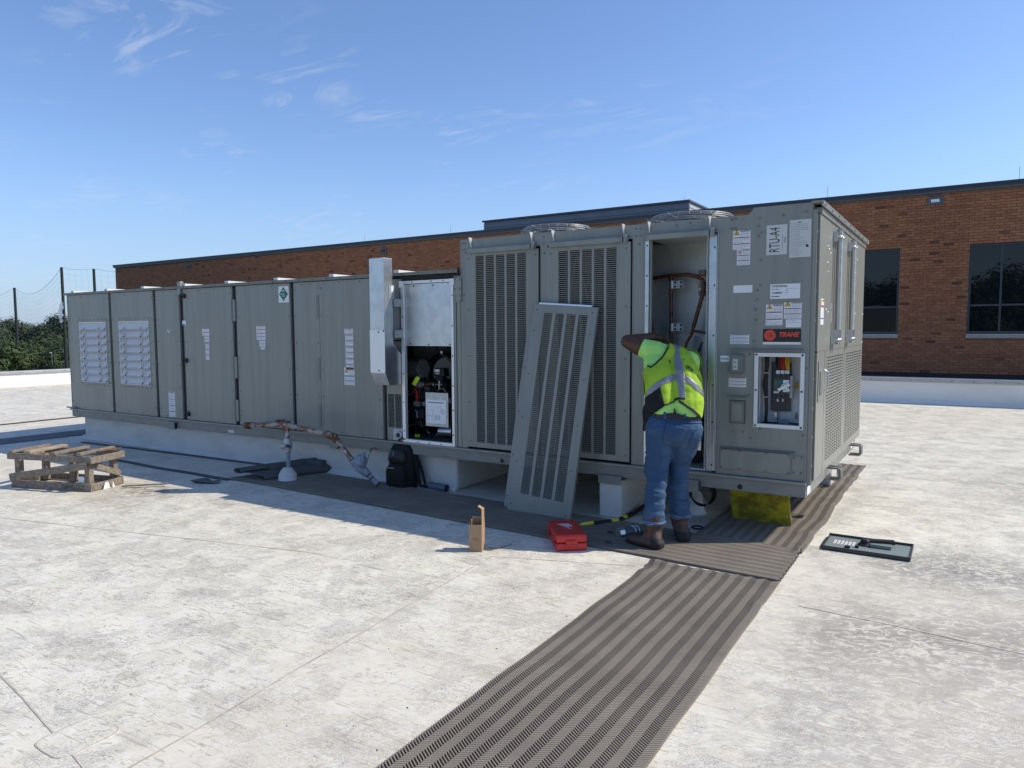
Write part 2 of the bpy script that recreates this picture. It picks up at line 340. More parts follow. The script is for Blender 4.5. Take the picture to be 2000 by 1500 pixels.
    c = spot(-7.0, -1.9, 1.1, .8, .5, (.48,.42,.30), c, 3)
    c = mix(mr(nz(.13, 3), .5, .62, 0, .35), c, (.58,.52,.43))
    # faint yellow-brown drying rings further out
    l.new(c, b.inputs['Base Color'])
    bp = n.new('ShaderNodeBump'); bp.inputs['Strength'].default_value = .35; bp.inputs['Distance'].default_value = .012
    ad = n.new('ShaderNodeMath'); ad.operation = 'ADD'; l.new(nz(4, 5, .6, .8), ad.inputs[0]); l.new(mul(nz(45, 4, .7), .12), ad.inputs[1])
    l.new(ad.outputs[0], bp.inputs['Height']); l.new(bp.outputs[0], b.inputs['Normal'])
    MATS['roof_membrane'] = m
roof_material()

def brick_material(name, dark=False):
    m = bpy.data.materials.new(name); m.use_nodes = True; n = m.node_tree.nodes; l = m.node_tree.links
    b = n['Principled BSDF']; b.inputs['Roughness'].default_value = .85
    geo = n.new('ShaderNodeNewGeometry'); cr = n.new('ShaderNodeValToRGB'); l.new(geo.outputs['Random Per Island'], cr.inputs[0])
    cr.color_ramp.interpolation = 'CONSTANT'; e = cr.color_ramp.elements
    cols = [(0,(.31,.125,.058)),(.22,(.345,.145,.068)),(.45,(.285,.112,.052)),(.66,(.36,.155,.075)),(.84,(.325,.13,.06)),(.975,(.18,.07,.04)),(.988,(.12,.05,.034))]
    e[0].position = 0; e[0].color = cols[0][1]+(1,); e[1].position = cols[1][0]; e[1].color = cols[1][1]+(1,)
    for p, c in cols[2:]:
        q = e.new(p); q.color = c+(1,)
    nz = n.new('ShaderNodeTexNoise'); nz.inputs['Scale'].default_value = 18; l.new(geo.outputs['Position'], nz.inputs['Vector'])
    mx = n.new('ShaderNodeMixRGB'); mx.blend_type = 'MULTIPLY'; mx.inputs[0].default_value = .18; l.new(cr.outputs[0], mx.inputs[1]); l.new(nz.outputs['Fac'], mx.inputs[2])
    l.new(mx.outputs[0], b.inputs['Base Color']); MATS[name] = m
brick_material('brick')
# ------------------------------------------------------------------ setting: roof, terrain, parapets
b = MB().m('roof_membrane'); b.box(-23.7, 16, -14, 14.4, -.4, 0); roof = b.build('flat_roof'); tag(roof, 'white membrane flat roof with dirty scuffs', kind='structure')
b = MB().m('grass'); b.add([(-900,-600,-7),(700,-600,-7),(700,900,-7),(-900,900,-7)], [(0,1,2,3)]); tag(b.build('ground'), kind='structure')
# left parapet (runs away from us along the roof edge) and rear parapet in front of the brick wall
t = thing('parapet_wall', 'low white parapet wall at far left edge of roof, in sunshine', 'parapet', (-23.9,0,0))
MB().m('parapet_white').box(-24.05,-23.7,-13.9,12.25,-.0,.40).build('wall_face', t)
b = MB().m('coping')
for k in range(9): b.box(-24.12,-23.65,-13.9+k*2.9,-13.9+k*2.9+2.892,.402,.47)
b.build('coping', t, bevel=.006)
b = MB().m('black')
for k in range(40): b.lathe((-23.649,-13.6+k*.64,.435), [(.012,0),(.012,.004)], 6, (1,0,0))
b.build('rivet', t, kind='stuff')
b = MB().m('ink_grey')
b.add([(-24.3,-14,-7),(-24.3,14.4,-7),(-24.3,14.4,0),(-24.3,-14,0)], [(0,1,2,3)])
t = thing('parapet_wall', 'white rear parapet with riveted grey coping below the brick wall', 'parapet', (0,12.3,0))
MB().m('parapet_white').box(-23.6,12,12.28,12.6,0,.47).build('wall_face', t)
MB().m('coping').box(-23.6,12,12.235,12.66,.472,.56).build('coping', t, bevel=.006)
b = MB().m('parapet_white')
b.prism([(-23.6,12.279,0.002),(-23.6,12.20,0.002),(-23.6,12.279,.09)], 0, (35.6,0,0)); b.build('cant_strip', t)
b = MB().m('black')
for k in range(90): b.lathe((-23.4+k*.39,12.234,.51), [(.010,0),(.010,.004)], 6, (0,-1,0))
b.build('rivet', t, kind='stuff')

# membrane seams: welded laps a few mm thick
def lap(name, a, c, w=.02):
    b = MB().m('seam'); n = 24; a = Vector(a); c = Vector(c); d = (c-a); s = Vector((-d.y,d.x,0)).normalized()
    top = []; 
    for i in range(n+1):
        p = a+d*(i/n)+s*noise.noise(a+d*(i/n)*1.7)*.012; ww = w*(.5+.5*abs(noise.noise(p*3.1))+.15)
        top += [p+s*ww/2+Vector((0,0,.0025)), p-s*ww/2+Vector((0,0,.0025))]
    b.add(top, [(2*i,2*i+2,2*i+3,2*i+1) for i in range(n)]); return tag(b.build(name), kind='structure')
lap('membrane_seam', (-1.60,-4.9,0), (-1.89,-1.5,0), .010); lap('membrane_seam', (-3.2,-4.2,0), (-1.3,-4.52,0), .010)
lap('membrane_seam', (.20,-1.33,0), (1.9,-1.45,0), .012); lap('membrane_seam', (-1.9,-1.5,0), (-.9,-1.15,0), .008)
lap('membrane_seam', (-13.63,-6,0), (-13.63,12,0), .045); lap('membrane_seam', (-9.5,-3.6,0), (-3.0,-2.1,0), .008)
b = MB().m('seam'); pts = []
c0 = Vector((-2.03,-4.335,0)); 
for k in range(40):
    q = 2*pi*k/40; cq, sq = cos(q), sin(q); e = .42
    pts.append(c0 + Vector((.115*math.copysign(abs(cq)**e,cq), .13*math.copysign(abs(sq)**e,sq),0)))
n = 40; b.add([p+Vector((0,0,.0035)) for p in pts]+[c0+(p-c0)*.955+Vector((0,0,.0038)) for p in pts], [(i,(i+1)%n,(i+1)%n+n,i+n) for i in range(n)])
pb = b.m('roof_membrane').add([p for p in pts]+[p+Vector((0,0,.0033)) for p in pts], [tuple(range(n,2*n))]+[(i,(i+1)%n,(i+1)%n+n,i+n) for i in range(n)]).build('membrane_patch')
tag(pb, 'rounded white membrane patch welded on the roof at lower left', 'patch')
# thin dark cable across far left roof
tag(MB().m('black').tube([(-13.3,-6,.012),(-13.5,-2,.012),(-13.62,1,.012),(-13.56,4,.012),(-13.4,11,.012)], .012, 6).build('roof_cable'), 'thin black cable crossing the far roof left of the unit', 'cable')

# ------------------------------------------------------------------ brick building behind
BY = 14.88; BX0, BX1 = -35.9, 9.0
bld = thing('brick_building', 'long orange brown brick building behind the rooftop unit', 'building', (-13,BY,-7))
WZ0, WZ1 = 1.50, 3.66
wins = [(-2.42,-.47),(1.01,2.95),(4.4,6.35)]
b = MB().m('mortar')
b.box(BX0,wins[0][0],BY,BY+.3,-7,4.93)
for i,(a,c) in enumerate(wins):
    b.box(a,c,BY,BY+.3,-7,WZ0-.1); b.box(a,c,BY,BY+.3,WZ1,4.93)
    b.box(c, wins[i+1][0] if i<2 else BX1, BY,BY+.3,-7,4.93)
b.box(BX0,BX0+.3,BY+.3,BY+20,-7,4.93)
b.build('wall_core', bld)
# every brick its own block, running bond; nearest ones are separate objects sharing one mesh
BW, BH, GP = .2032, .0677, .010
rows = range(int((.60)/BH), int(4.92/BH)); near = []; cen = (CAM_POS.x, CAM_POS.z)
bb = MB().m('brick'); rnd = random.Random(3)
def brick_box(mb, x0, x1, z):
    j = rnd.uniform(-.0015,.0015); mb.add([(x0,BY-.012+j,z),(x1,BY-.012+j,z),(x1,BY-.012+j,z+BH-GP),(x0,BY-.012+j,z+BH-GP),(x0,BY,z),(x1,BY,z),(x1,BY,z+BH-GP),(x0,BY,z+BH-GP)],
        [(0,1,2,3),(0,4,5,1),(1,5,6,2),(2,6,7,3),(3,7,4,0)])
def in_win(x0,x1,z):
    for a,c in wins:
        if z+BH > WZ0-.1 and z < WZ1-.02 and x1 > a and x0 < c: return (a,c)
    return None
for r in rows:
    z = r*BH; off = (r%2)*BW/2; zz = z
    x = BX0+off-BW
    while x < BX1:
        x0, x1 = max(x,BX0), min(x+BW-GP, BX1); x += BW
        if x1-x0 < .02: continue
        w = in_win(x0,x1,z)
        if w:
            if x0 < w[0]-.03: x1 = w[0]-.004
            elif x1 > w[1]+.03: x0 = w[1]+.004
            else: continue
        if x0 < -16 and z < 2.2: continue
        # full bricks nearest to the frame's right-hand gap become separate parts
        if abs(x1-x0-(BW-GP)) < 1e-4 and -.46 < x0 < 1.0-BW and 1.5 < z < 4.75 and len(near) < 300: near.append((x0,z)); continue
        brick_box(bb, x0, x1, z)
for x in (-30.5,-26.4,-23.1,-17.2,-13.9,-9.0,-4.6):     # control joints
    pass
bo = bb.build('brick_courses', bld, kind='stuff')
WORLD_B = WORLD[bld.name]
variants = []
for q, c in enumerate([(.31,.125,.058),(.345,.145,.068),(.285,.112,.052),(.36,.155,.075),(.325,.13,.06),(.125,.05,.033)]):
    mat('brick_tone%d' % q, tuple(x*.90 for x in c), .85, noise_scale=18, noise_amt=.35)
    mb = MB().m('brick_tone%d' % q); mb.box(0,BW-GP,-.012,0,0,BH-GP); me = mb.mesh('brick', Matrix.Identity(4)); variants.append(me)
for (x0,z) in near:
    q = 5 if rnd.random() < .035 else rnd.randrange(5)
    o = bpy.data.objects.new('brick', variants[q]); S.collection.objects.link(o); o.parent = bld
    o.location = WORLD_B.inverted() @ Vector((x0, BY+rnd.uniform(-.0015,.0015), z))
b = MB().m('black').box(BX0+.01,BX1,BY-.008,BY-.001,.2,.60); b.build('base_band', bld)  # black band along the wall below the first brick course
# roof edge: fascia, drip and coping
b = MB().m('fascia').box(BX0-.06,BX1,BY-.07,BY+.35,4.925,5.02); b.build('fascia', bld, bevel=.008)
b = MB().m('frame').box(BX0-.09,BX1,BY-.10,BY+.38,5.022,5.075); b.box(BX0-.085,BX1,BY-.09,BY-.071,4.97,5.021); b.build('coping', bld, bevel=.006)
MB().m('frame').box(BX0+.3,BX1,BY+.3,BY+20,4.7,4.8).build('roof_deck', bld)
b = MB().m('black')
for x in (-33.2,-29.0,-23.4,-16.6): b.box(x,x+.012,BY-.0145,BY-.0125,.6,4.92)
b.build('control_joint', bld, kind='stuff')
# windows
for i,(a,c) in enumerate(wins):
    f = MB().m('frame')
    f.box(a,c,BY+.06,BY+.14,WZ0,WZ0+.07); f.box(a,c,BY+.06,BY+.14,WZ1-.06,WZ1); f.box(a,a+.05,BY+.06,BY+.14,WZ0+.07,WZ1-.06); f.box(c-.05,c,BY+.06,BY+.14,WZ0+.07,WZ1-.06)
    f.box(a+.05,c-.05,BY+.07,BY+.13,2.17,2.215); xm = a+.63 if i != 0 else a+.97; 
    f.box(xm,xm+.045,BY+.065,BY+.135,WZ0+.07,WZ1-.06)
    wf = f.build('window', bld)
    for (p,q) in ((a+.05,xm),(xm+.045,c-.05)):
        for (u,v) in ((WZ0+.07,2.17),(2.215,WZ1-.06)):
            MB().m('glass').box(p,q,BY+.095,BY+.10,u,v).build('pane', wf)
    MB().m('stone').box(a-.02,c+.02,BY-.05,BY+.06,WZ0-.098,WZ0-.002).build('window_sill', bld, bevel=.006)
    # near-black sheet painting in the unlit room behind the glass
    MB().m('core').box(a,c,BY+.16,BY+.28,WZ0,WZ1).build('dark_room_sheet', bld)
# wall lights
for (x,z,w,h,mm) in ((.253,4.75,.33,.19,'bright'),(-17.67,4.66,.30,.22,'core'),(-29.74,4.68,.34,.2,'core'),(-7.6,4.72,.3,.2,'core')):
    f = MB().m('fascia').box(x-w/2,x+w/2,BY-.055,BY-.0125,z-h/2,z+h/2)
    f.m(mm).box(x-w*.27,x+w*.27,BY-.075,BY-.056,z-h*.2,z+h*.18); f.build('wall_light', bld, bevel=.004)
# lightning rods along the roof edge
for px, py in ((1991,345),(1616,383),(1337,385),(1090,415),(880,450),(712,470)):
    p = at_y(px, py, BY+.2); z0 = 5.07 if px not in (1337,1090) else 5.9
    if z0 > 5.5: p = at_y(px, py, 18.6)
    r = MB().m('steel').tube([(p.x,p.y,z0),(p.x,p.y,z0+.34)], .007, 5).build('lightning_rod')
    lb = {1991:'lightning rod on the brick building coping near the right frame edge', 1616:'lightning rod on the coping just right of the rooftop unit corner',
          1337:'lightning rod on the right end of the grey penthouse', 1090:'lightning rod near the middle of the grey penthouse roof',
          880:'lightning rod on the coping left of the grey penthouse', 712:'leftmost lightning rod, above the galvanised flue'}[px]
    tag(r, lb, 'lightning rod', 'lightning rods on the roof edge')
# penthouse with ribbed metal siding
ph = thing('penthouse', 'grey ribbed metal penthouse on the brick building roof', 'penthouse', (-11,18,4.8))
PX0, PX1, PY0, PY1, PZ = -15.24, -6.97, 18.0, 24.0, 5.96
MB().m('siding').box(PX0,PX1,PY0+.03,PY1,4.8,PZ-.06).build('wall_core', ph)
for k in range(6):
    z = 4.85+k*.165; me = MB().m('siding').prism([(PX0,PY0,z),(PX0,PY0+.028,z),(PX0,PY0+.028,z+.15),(PX0,PY0+.012,z+.15)], 0, (PX1-PX0,0,0)).build('siding_panel', ph)
MB().m('fascia').box(PX0-.05,PX1+.05,PY0-.05,PY1,PZ-.058,PZ).build('coping', ph)
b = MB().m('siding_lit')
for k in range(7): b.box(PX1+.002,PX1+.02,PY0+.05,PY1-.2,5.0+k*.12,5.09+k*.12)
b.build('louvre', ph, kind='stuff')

# ------------------------------------------------------------------ ball-stop netting poles, trees
def P(px, py, dist):
    d = ray(px, py).normalized(); return CAM_POS + d*dist
poles = []
for px, ptop, dist, lab in ((28,562,99,'leftmost dark netting pole, standing farther back than the others'),(120,522,70,'tall dark netting pole seen just left of the rooftop unit'),(183,525,72,'netting pole rising behind the unit top at far left'),(262,528,74,'netting pole hidden behind the brick building corner'),(-90,575,120,'netting pole just outside the left frame edge')):
    p = P(px, ptop, dist); r = .11 if dist < 90 else .13
    if px in (262,-90): poles.append(p); continue
    poles.append(p); tag(MB().m('dark_pole').tube([(p.x,p.y,-7),(p.x,p.y,p.z*.4),(p.x,p.y,p.z)], [r*1.5,r*1.1,r], 10).build('netting_pole'), lab, 'pole', 'netting poles by the field')
order = [poles[4], poles[0], poles[1], poles[2], poles[3]]
b = MB().m('net')
for a, c in zip(order[:-1], order[1:]):
    def cat(t, k, drop=0.):
        sag = .045*(c-a).length*4*t*(1-t)*(1-.7*drop); p = a.lerp(c, t); p.z = p.z - sag; zb = -6.; p.z = p.z + (zb-p.z)*drop; return p
    n = 30
    b.tube([cat(i/n,0) for i in range(n+1)], .011, 4, False)
    b.tube([cat(i/n,0,.30) for i in range(n+1)], .008, 3, False)
    for dr in [x*.038 for x in range(1,24)]: b.tube([cat(i/10,0,dr) for i in range(11)], .0028, 3, False)
    L0 = int((c-a).length/.6)
    for i in range(1,L0): b.tube([cat(i/L0,0,0), cat(i/L0,0,.9)], .0028, 3, False)
tag(b.build('ball_stop_net'), 'thin black ball stop net hanging between dark poles', 'net')
tag(MB().m('steel').tube([(lambda p:(p.x,p.y,-7))(P(101,690,95)), tuple(P(101,690,95))], .05, 8).tube([tuple(P(101,690,95)), tuple(P(97,689,95))], .09, 8).build('lamp_post'), 'small pale lamp post standing before the dark trees', 'lamp post')

def crown_mesh(name, seed, matn, nleaf=6500, leaf=.34):
    rn = random.Random(seed); b = MB().m(matn); lobes = []
    for k in range(15):
        q = rn.uniform(0,2*pi); h = rn.uniform(.15,1.0); rr = rn.uniform(.1,.62)*(1-.55*h*h)
        lobes.append((Vector((cos(q)*rr*3.6, sin(q)*rr*3.6, 2.2+h*6.2)), rn.uniform(1.1,1.9)))
    for k in range(nleaf):
        c, r = lobes[rn.randrange(len(lobes))]
        d = Vector((rn.gauss(0,1),rn.gauss(0,1),rn.gauss(0,.8))).normalized(); rad = r*(rn.random()**.35)*rn.uniform(.75,1.12); p = c+d*rad
        u = Vector((rn.gauss(0,1),rn.gauss(0,1),rn.gauss(0,1))).normalized(); v = u.cross(d+Vector((.01,.02,.5)))
        if v.length < .05: continue
        v.normalize(); u = v.cross(d).normalized(); s = leaf*rn.uniform(.5,1.1)
        b.add([p-u*s*.5, p+v*s*.35, p+u*s*.5, p-v*s*.35], [(0,1,2,3)])
    return b.mesh(name, Matrix.Identity(4))
def trunk_mesh(seed):
    rn = random.Random(seed); b = MB().m('bark'); b.tube([(0,0,0),(.1,.05,2.5),(.05,.1,5.5),(.1,0,7.4)], [.32,.25,.16,.05], 8)
    for k in range(5):
        q = rn.uniform(0,2*pi); z = rn.uniform(2.2,5); b.tube([(0,0,z),(cos(q)*1.1,sin(q)*1.1,z+1.0),(cos(q)*2.2,sin(q)*2.2,z+1.6)], [.12,.08,.03], 6)
    return b.mesh('trunk', Matrix.Identity(4))
crowns = {'far':[crown_mesh('crown', s, 'leaf_far') for s in (1,2,3)], 'near':[crown_mesh('crown', s, 'leaf_near') for s in (4,5,6)]}
trunks = [trunk_mesh(8), trunk_mesh(9)]
ORD = ['first','second','third','fourth','fifth','sixth','seventh','eighth','ninth','tenth','eleventh','twelfth','thirteenth']
rt = random.Random(12); tcount = [0]
def tree(x, y, top, kind, label, group):
    o = thing('broadleaf_tree', label, 'tree', (x,y,-7), rt.uniform(0,6), group); s = (top+7)/9.0; o.scale = (s*rt.uniform(1.0,1.3),s*rt.uniform(1.0,1.3),s)
    for nme, me in (('trunk', trunks[rt.randrange(2)]), ('crown', crowns[kind][rt.randrange(3)])):
        c = bpy.data.objects.new(nme, me); S.collection.objects.link(c); c.parent = o
gF = 'dark green trees beyond the netting'; gN = 'nearer green trees before the dark tree line'
for i in range(13):
    px = -60+i*19+rt.uniform(-4,4); py = 633+rt.uniform(-8,8) - (6 if 80 < px < 130 else 0); p = P(px, py, rt.uniform(150,170))
    tree(p.x, p.y, p.z, 'far', 'dark tree of the far row behind the netting poles, %s from the left' % ORD[i], gF)
for i in range(11):
    px = -60+i*22+rt.uniform(-5,5); py = [655,660,652,664,672,662,655,660,658,660,664][i]; p = P(px, py, rt.uniform(108,122))
    tree(p.x, p.y, p.z, 'near', 'leafy green tree of the middle row below the far treetops, %s from the left' % ORD[i], gN)
for i in range(9):
    px = -60+i*28+rt.uniform(-5,5); p = P(px, 678+rt.uniform(-4,4), rt.uniform(92,100))
    tree(p.x, p.y, p.z, 'near', 'low leafy tree just above the left parapet, %s from the left' % ORD[i], 'low trees just above the left parapet')
for i,(x,y,top) in enumerate([(-14,-58,6.5),(-9.5,-62,8.0),(-5,-56,7.6),(-1.0,-60,5.0),(2.2,-57,7.8),(5.5,-60,9.2),(9,-57,8.0),(13,-60,8.5),(-19,-60,7)]):
    tree(x, y, top, 'near', 'tree mirrored as a dark silhouette in the building windows, %s in its row' % ORD[i], 'trees mirrored in the windows')
# ------------------------------------------------------------------ curb under the unit
t = thing('roof_curb', 'white membrane covered curb under the left part of the unit', 'curb', (-7,1.5,0))
b = MB().m('curb'); b.box(-10.62,-3.40,.12,2.75,0,.355); b.build('curb_body', t, bevel=.03)
b = MB().m('curb'); b.prism([(-10.66,.118,.002),(-10.66,.07,.002),(-10.66,.118,.06)], 0, (7.27,0,0)); b.build('cant_strip', t)
c2 = thing('curb_block', 'short white membrane wrapped support block right of the leaning panel', 'curb', (-1.5,.3,0))
b = MB().m('curb'); b.box(-1.713,-1.503,-.045,.75,0,.335); b.build('block', c2, bevel=.012)
b = MB().m('rail'); b.box(-1.72,-1.50,-.055,-.047,.30,.375); b.build('flashing', c2)
tag(MB().m('curb').box(-3.0,-.15,2.3,2.7,0,.355).build('curb_block', bevel=.02), 'white support beam in the dark under the rear of the unit', 'curb')

# ------------------------------------------------------------------ rooftop unit
U = thing('rooftop_hvac_unit', 'long grey green packaged rooftop air conditioning unit with louvred condenser end', 'air conditioner', (-5.3,1.5,.36))
ZB, ZS, ZL, ZH, D = .36, .46, 2.225, 2.535, 2.86
XL, XC = -10.72, -3.24
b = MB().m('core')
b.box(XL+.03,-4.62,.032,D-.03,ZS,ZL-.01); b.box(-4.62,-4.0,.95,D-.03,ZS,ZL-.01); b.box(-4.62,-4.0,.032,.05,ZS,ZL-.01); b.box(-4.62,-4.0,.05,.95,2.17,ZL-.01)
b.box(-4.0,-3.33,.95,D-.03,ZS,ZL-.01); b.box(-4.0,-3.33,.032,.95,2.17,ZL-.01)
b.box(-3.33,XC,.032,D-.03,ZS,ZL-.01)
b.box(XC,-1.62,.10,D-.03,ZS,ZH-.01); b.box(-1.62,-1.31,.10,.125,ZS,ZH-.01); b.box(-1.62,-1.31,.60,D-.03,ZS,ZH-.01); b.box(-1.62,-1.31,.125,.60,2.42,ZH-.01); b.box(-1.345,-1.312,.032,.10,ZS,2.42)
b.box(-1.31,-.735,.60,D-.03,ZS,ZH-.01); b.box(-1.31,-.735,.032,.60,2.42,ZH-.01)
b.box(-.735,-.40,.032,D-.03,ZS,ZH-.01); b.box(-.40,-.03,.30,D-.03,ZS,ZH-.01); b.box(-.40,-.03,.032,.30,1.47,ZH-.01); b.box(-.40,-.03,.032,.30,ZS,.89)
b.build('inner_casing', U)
# back and side skins, top
b = MB().m('paint'); b.box(XL,XC,D-.028,D,ZS,ZL); b.box(XC,0,D-.028,D,ZS,ZH); b.box(XL,XL+.028,0,D-.03,ZS,ZL); b.box(XC,XC+.03,.033,D-.03,ZL+.002,ZH)
b.build('rear_casing', U)
b = MB().m('paint_end'); b.box(XL-.03,XC-.002,.03,D+.02,ZL,ZL+.03); b.build('roof_panel', U)
b = MB().m('paint_end'); b.box(XC,0,.02,D,ZH-.008,ZH+.004); b.box(-.44,0,.02,D,ZH+.006,2.575); b.build('roof_panel', U)
# roof seam ribs running back over the low section
for px, y in ((140,568),(205,562),(276,556),(356,552),(440,549),(536,545),(644,541),(770,538)):
    p = at_y(px, y, .03); MB().m('whitetrim').box(p.x,p.x+.07,.02,D,ZL+.031,ZL+.062).build('roof_seam_rib', U)
# front drip rail of the low section
b = MB().m('paint_dark'); b.box(XL-.05,XC-.01,-.03,.03,ZL-.005,ZL+.028); b.build('drip_rail', U, bevel=.006)
b = MB().m('black')
for k in range(34): b.lathe((XL+.15+k*.22,-.03,ZL+.012), [(.006,0),(.006,.004)], 6, (0,-1,0))
b.build('screw', U, kind='stuff')
# base rail
b = MB().m('rail'); b.box(XL+.02,-.002,-.012,.10,ZB,ZS-.002); b.build('base_rail', U, bevel=.005)
b = MB().m('paint'); b.box(XL+.0,0.0,-.035,.02,ZS,ZS+.022); b.build('base_lip', U, bevel=.003)
b = MB().m('rail'); b.box(-.1,.0,.101,D,ZB,ZS-.002); b.box(XL+.02,XL+.12,.101,D,ZB,ZS-.002); b.box(XL+.121,-.101,D-.1,D,ZB,ZS-.002); b.box(XL+.121,-.101,.101,D-.1,ZS-.03,ZS-.003); b.build('base_rail', U)
for x in (-2.76,-.495):
    MB().m('black').lathe((x,-.0125,.395), [(.020,0),(.020,.003),(.013,.003)], 14, (0,-1,0)).build('lifting_hole', U)
for x0, x1, z0 in ((-.94,-.82,.315),(-8.15,-7.99,.34),(-5.05,-4.93,.33)):
    bb_ = MB().m('rail'); bb_.box(x0,x1,-.055,-.013,z0,z0+.10); bb_.m('black').box(x1+.001,x1+.004,-.05,-.016,z0+.01,z0+.09); bb_.build('lifting_lug', U, bevel=.004)
b = MB().m('rail'); b.box(XL-.09,XL+.16,-.04,-.013,ZS+.028,ZS+.045); b.build('bracket', U)

def screws(parent, pts, y=-.001, r=.0065, m_='paint_dark'):
    b = MB().m(m_)
    for x, z in pts: b.lathe((x,y,z), [(r*1.5,0),(r*1.5,.0015),(r,.002),(r*.8,.006)], 7, (0,-1,0))
    return b.build('screw', parent, kind='stuff')
def panel(x0, x1, z0=.485, z1=2.215, name='access_panel', m_='paint', sc=True, y0=0.0, hole=None):
    b = MB().m(m_)
    if hole:
        a, c, d, e = hole
        b.box(x0,a,y0,.03,z0,z1); b.box(c,x1,y0,.03,z0,z1); b.box(a,c,y0,.03,z0,d); b.box(a,c,y0,.03,e,z1)
    else: b.box(x0,x1,y0,.03,z0,z1)
    # folded flange along the left edge
    o = b.build(name, U, bevel=0 if hole else .004)
    if sc:
        pts = []
        for k in range(6):
            z = z0+.12+k*(z1-z0-.2)/5.; pts += [(x0+.03,z),(x1-.03,z)]
        for k in range(1,3): pts += [(x0+(x1-x0)*k/3.,z0+.03),(x0+(x1-x0)*k/3.,z1-.03)]
        screws(o, pts, y0-.0005)
    return o
pA = panel(-10.70,-9.56, hole=(-10.385,-9.655,.905,1.81)); pB = panel(-9.495,-8.455, hole=(-9.31,-8.57,.905,1.81))
pC = panel(-8.395,-7.865); dA = panel(-7.775,-6.765, m_='paint_door', name='access_door'); dB = panel(-6.685,-5.705, m_='paint_door', name='access_door')
pD = panel(-5.645,-5.225, m_='paint_door'); dC = panel(-5.217,-4.285, m_='paint_door', name='access_door', y0=-.006)
# post that stands proud of the roof
b = MB().m('paint'); b.box(-7.858,-7.79,-.022,.03,2.13,2.315); b.build('corner_post', U, bevel=.004)
b = MB().m('core')
# gravity relief louvres
def relief(x0, x1, z0, z1, parent):
    f = MB().m('whitetrim'); w = .012
    f.box(x0,x1,-.008,.03,z0,z0+w); f.box(x0,x1,-.008,.03,z1-w,z1); f.box(x0,x0+w,-.008,.03,z0+w,z1-w); f.box(x1-w,x1,-.008,.03,z0+w,z1-w)
    fr = f.build('relief_damper', parent)
    MB().m('galv_dull').box(x0+w,x1-w,.0285,.0315,z0+w,z1-w).build('back_plate', fr)
    n = 8; h = (z1-z0-2*w)/n
    for k in range(n):
        z = z0+w+k*h
        MB().m('blade').add([(x0+w,-.028,z+.004),(x1-w,-.028,z+.004),(x1-w,.022,z+h),(x0+w,.022,z+h),(x0+w,-.028,z-.002),(x1-w,-.028,z-.002),(x1-w,.0,z+.001),(x0+w,.0,z+.001)], [(0,1,2,3),(0,4,5,1),(4,7,6,5)]).m('ink_grey').box(x0+w,x1-w,-.0295,-.0285,z+.004,z+.010).build('damper_blade', fr)  # grey strip at each blade's foot paints in the shade between blades
        
    for x in (x0+(x1-x0)*.20, x0+(x1-x0)*.76):
        b = MB().m('steel'); b.tube([(x,-.03,z0+.03),(x,-.03,z1-.12),(x+.02,-.032,z1-.085),(x+.045,-.02,z1-.11)], .0055, 6)
        for k in range(n-1):
            z = z0+w+k*h; b.m('steel').bar((x+.005,-.022,z+.01),(x+.04,-.018,z+.06),.004,.012,(0,1,0)); b.m('black').box(x-.004,x+.018,-.034,-.014,z+.002,z+.020)
        b.build('linkage_rod', fr)
    b = MB().m('steel'); b.tube([(x0+.045,-.012,z0+.04),(x0+.045,-.012,z1-.10)], .004, 5); b.build('linkage_rod', fr)
    pts = [(x0+(x1-x0)*k/7., z1+.035) for k in range(8)]+[(x0+(x1-x0)*k/7., z0-.035) for k in range(8)]+[(x0-.03,z0+(z1-z0)*k/6.) for k in range(7)]+[(x1+.03,z0+(z1-z0)*k/6.) for k in range(7)]
    screws(parent, pts)
relief(-10.383,-9.657,.907,1.808,pA); relief(-9.308,-8.572,.907,1.808,pB)
# latches on the double door, hinges on the doors
for z in (2.12,1.27,.56): 
    b = MB().m('black'); b.box(-7.80,-7.71,-.03,-.001,z-.025,z+.03); b.box(-7.79,-7.755,-.045,-.031,z-.018,z+.02); b.build('latch', dA, bevel=.003)
for dd, xh in ((dA,-6.725),(dB,-6.70)):
    if dd is dB: continue
    for z in (1.93,1.22,.68):
        b = MB().m('paint'); b.box(xh-.03,xh+.035,-.016,.028,z-.15,z+.12); b.tube([(xh-.025,-.018,z-.15),(xh-.025,-.018,z+.12)], .010, 8); b.build('hinge', dd)
for z in (1.93,1.22,.68): 
    b = MB().m('paint_dark'); b.box(-5.265,-5.228,-.004,-.0005,z-.13,z+.13); b.build('hinge', dC)
# dark dents: rain streak panels keep to material only

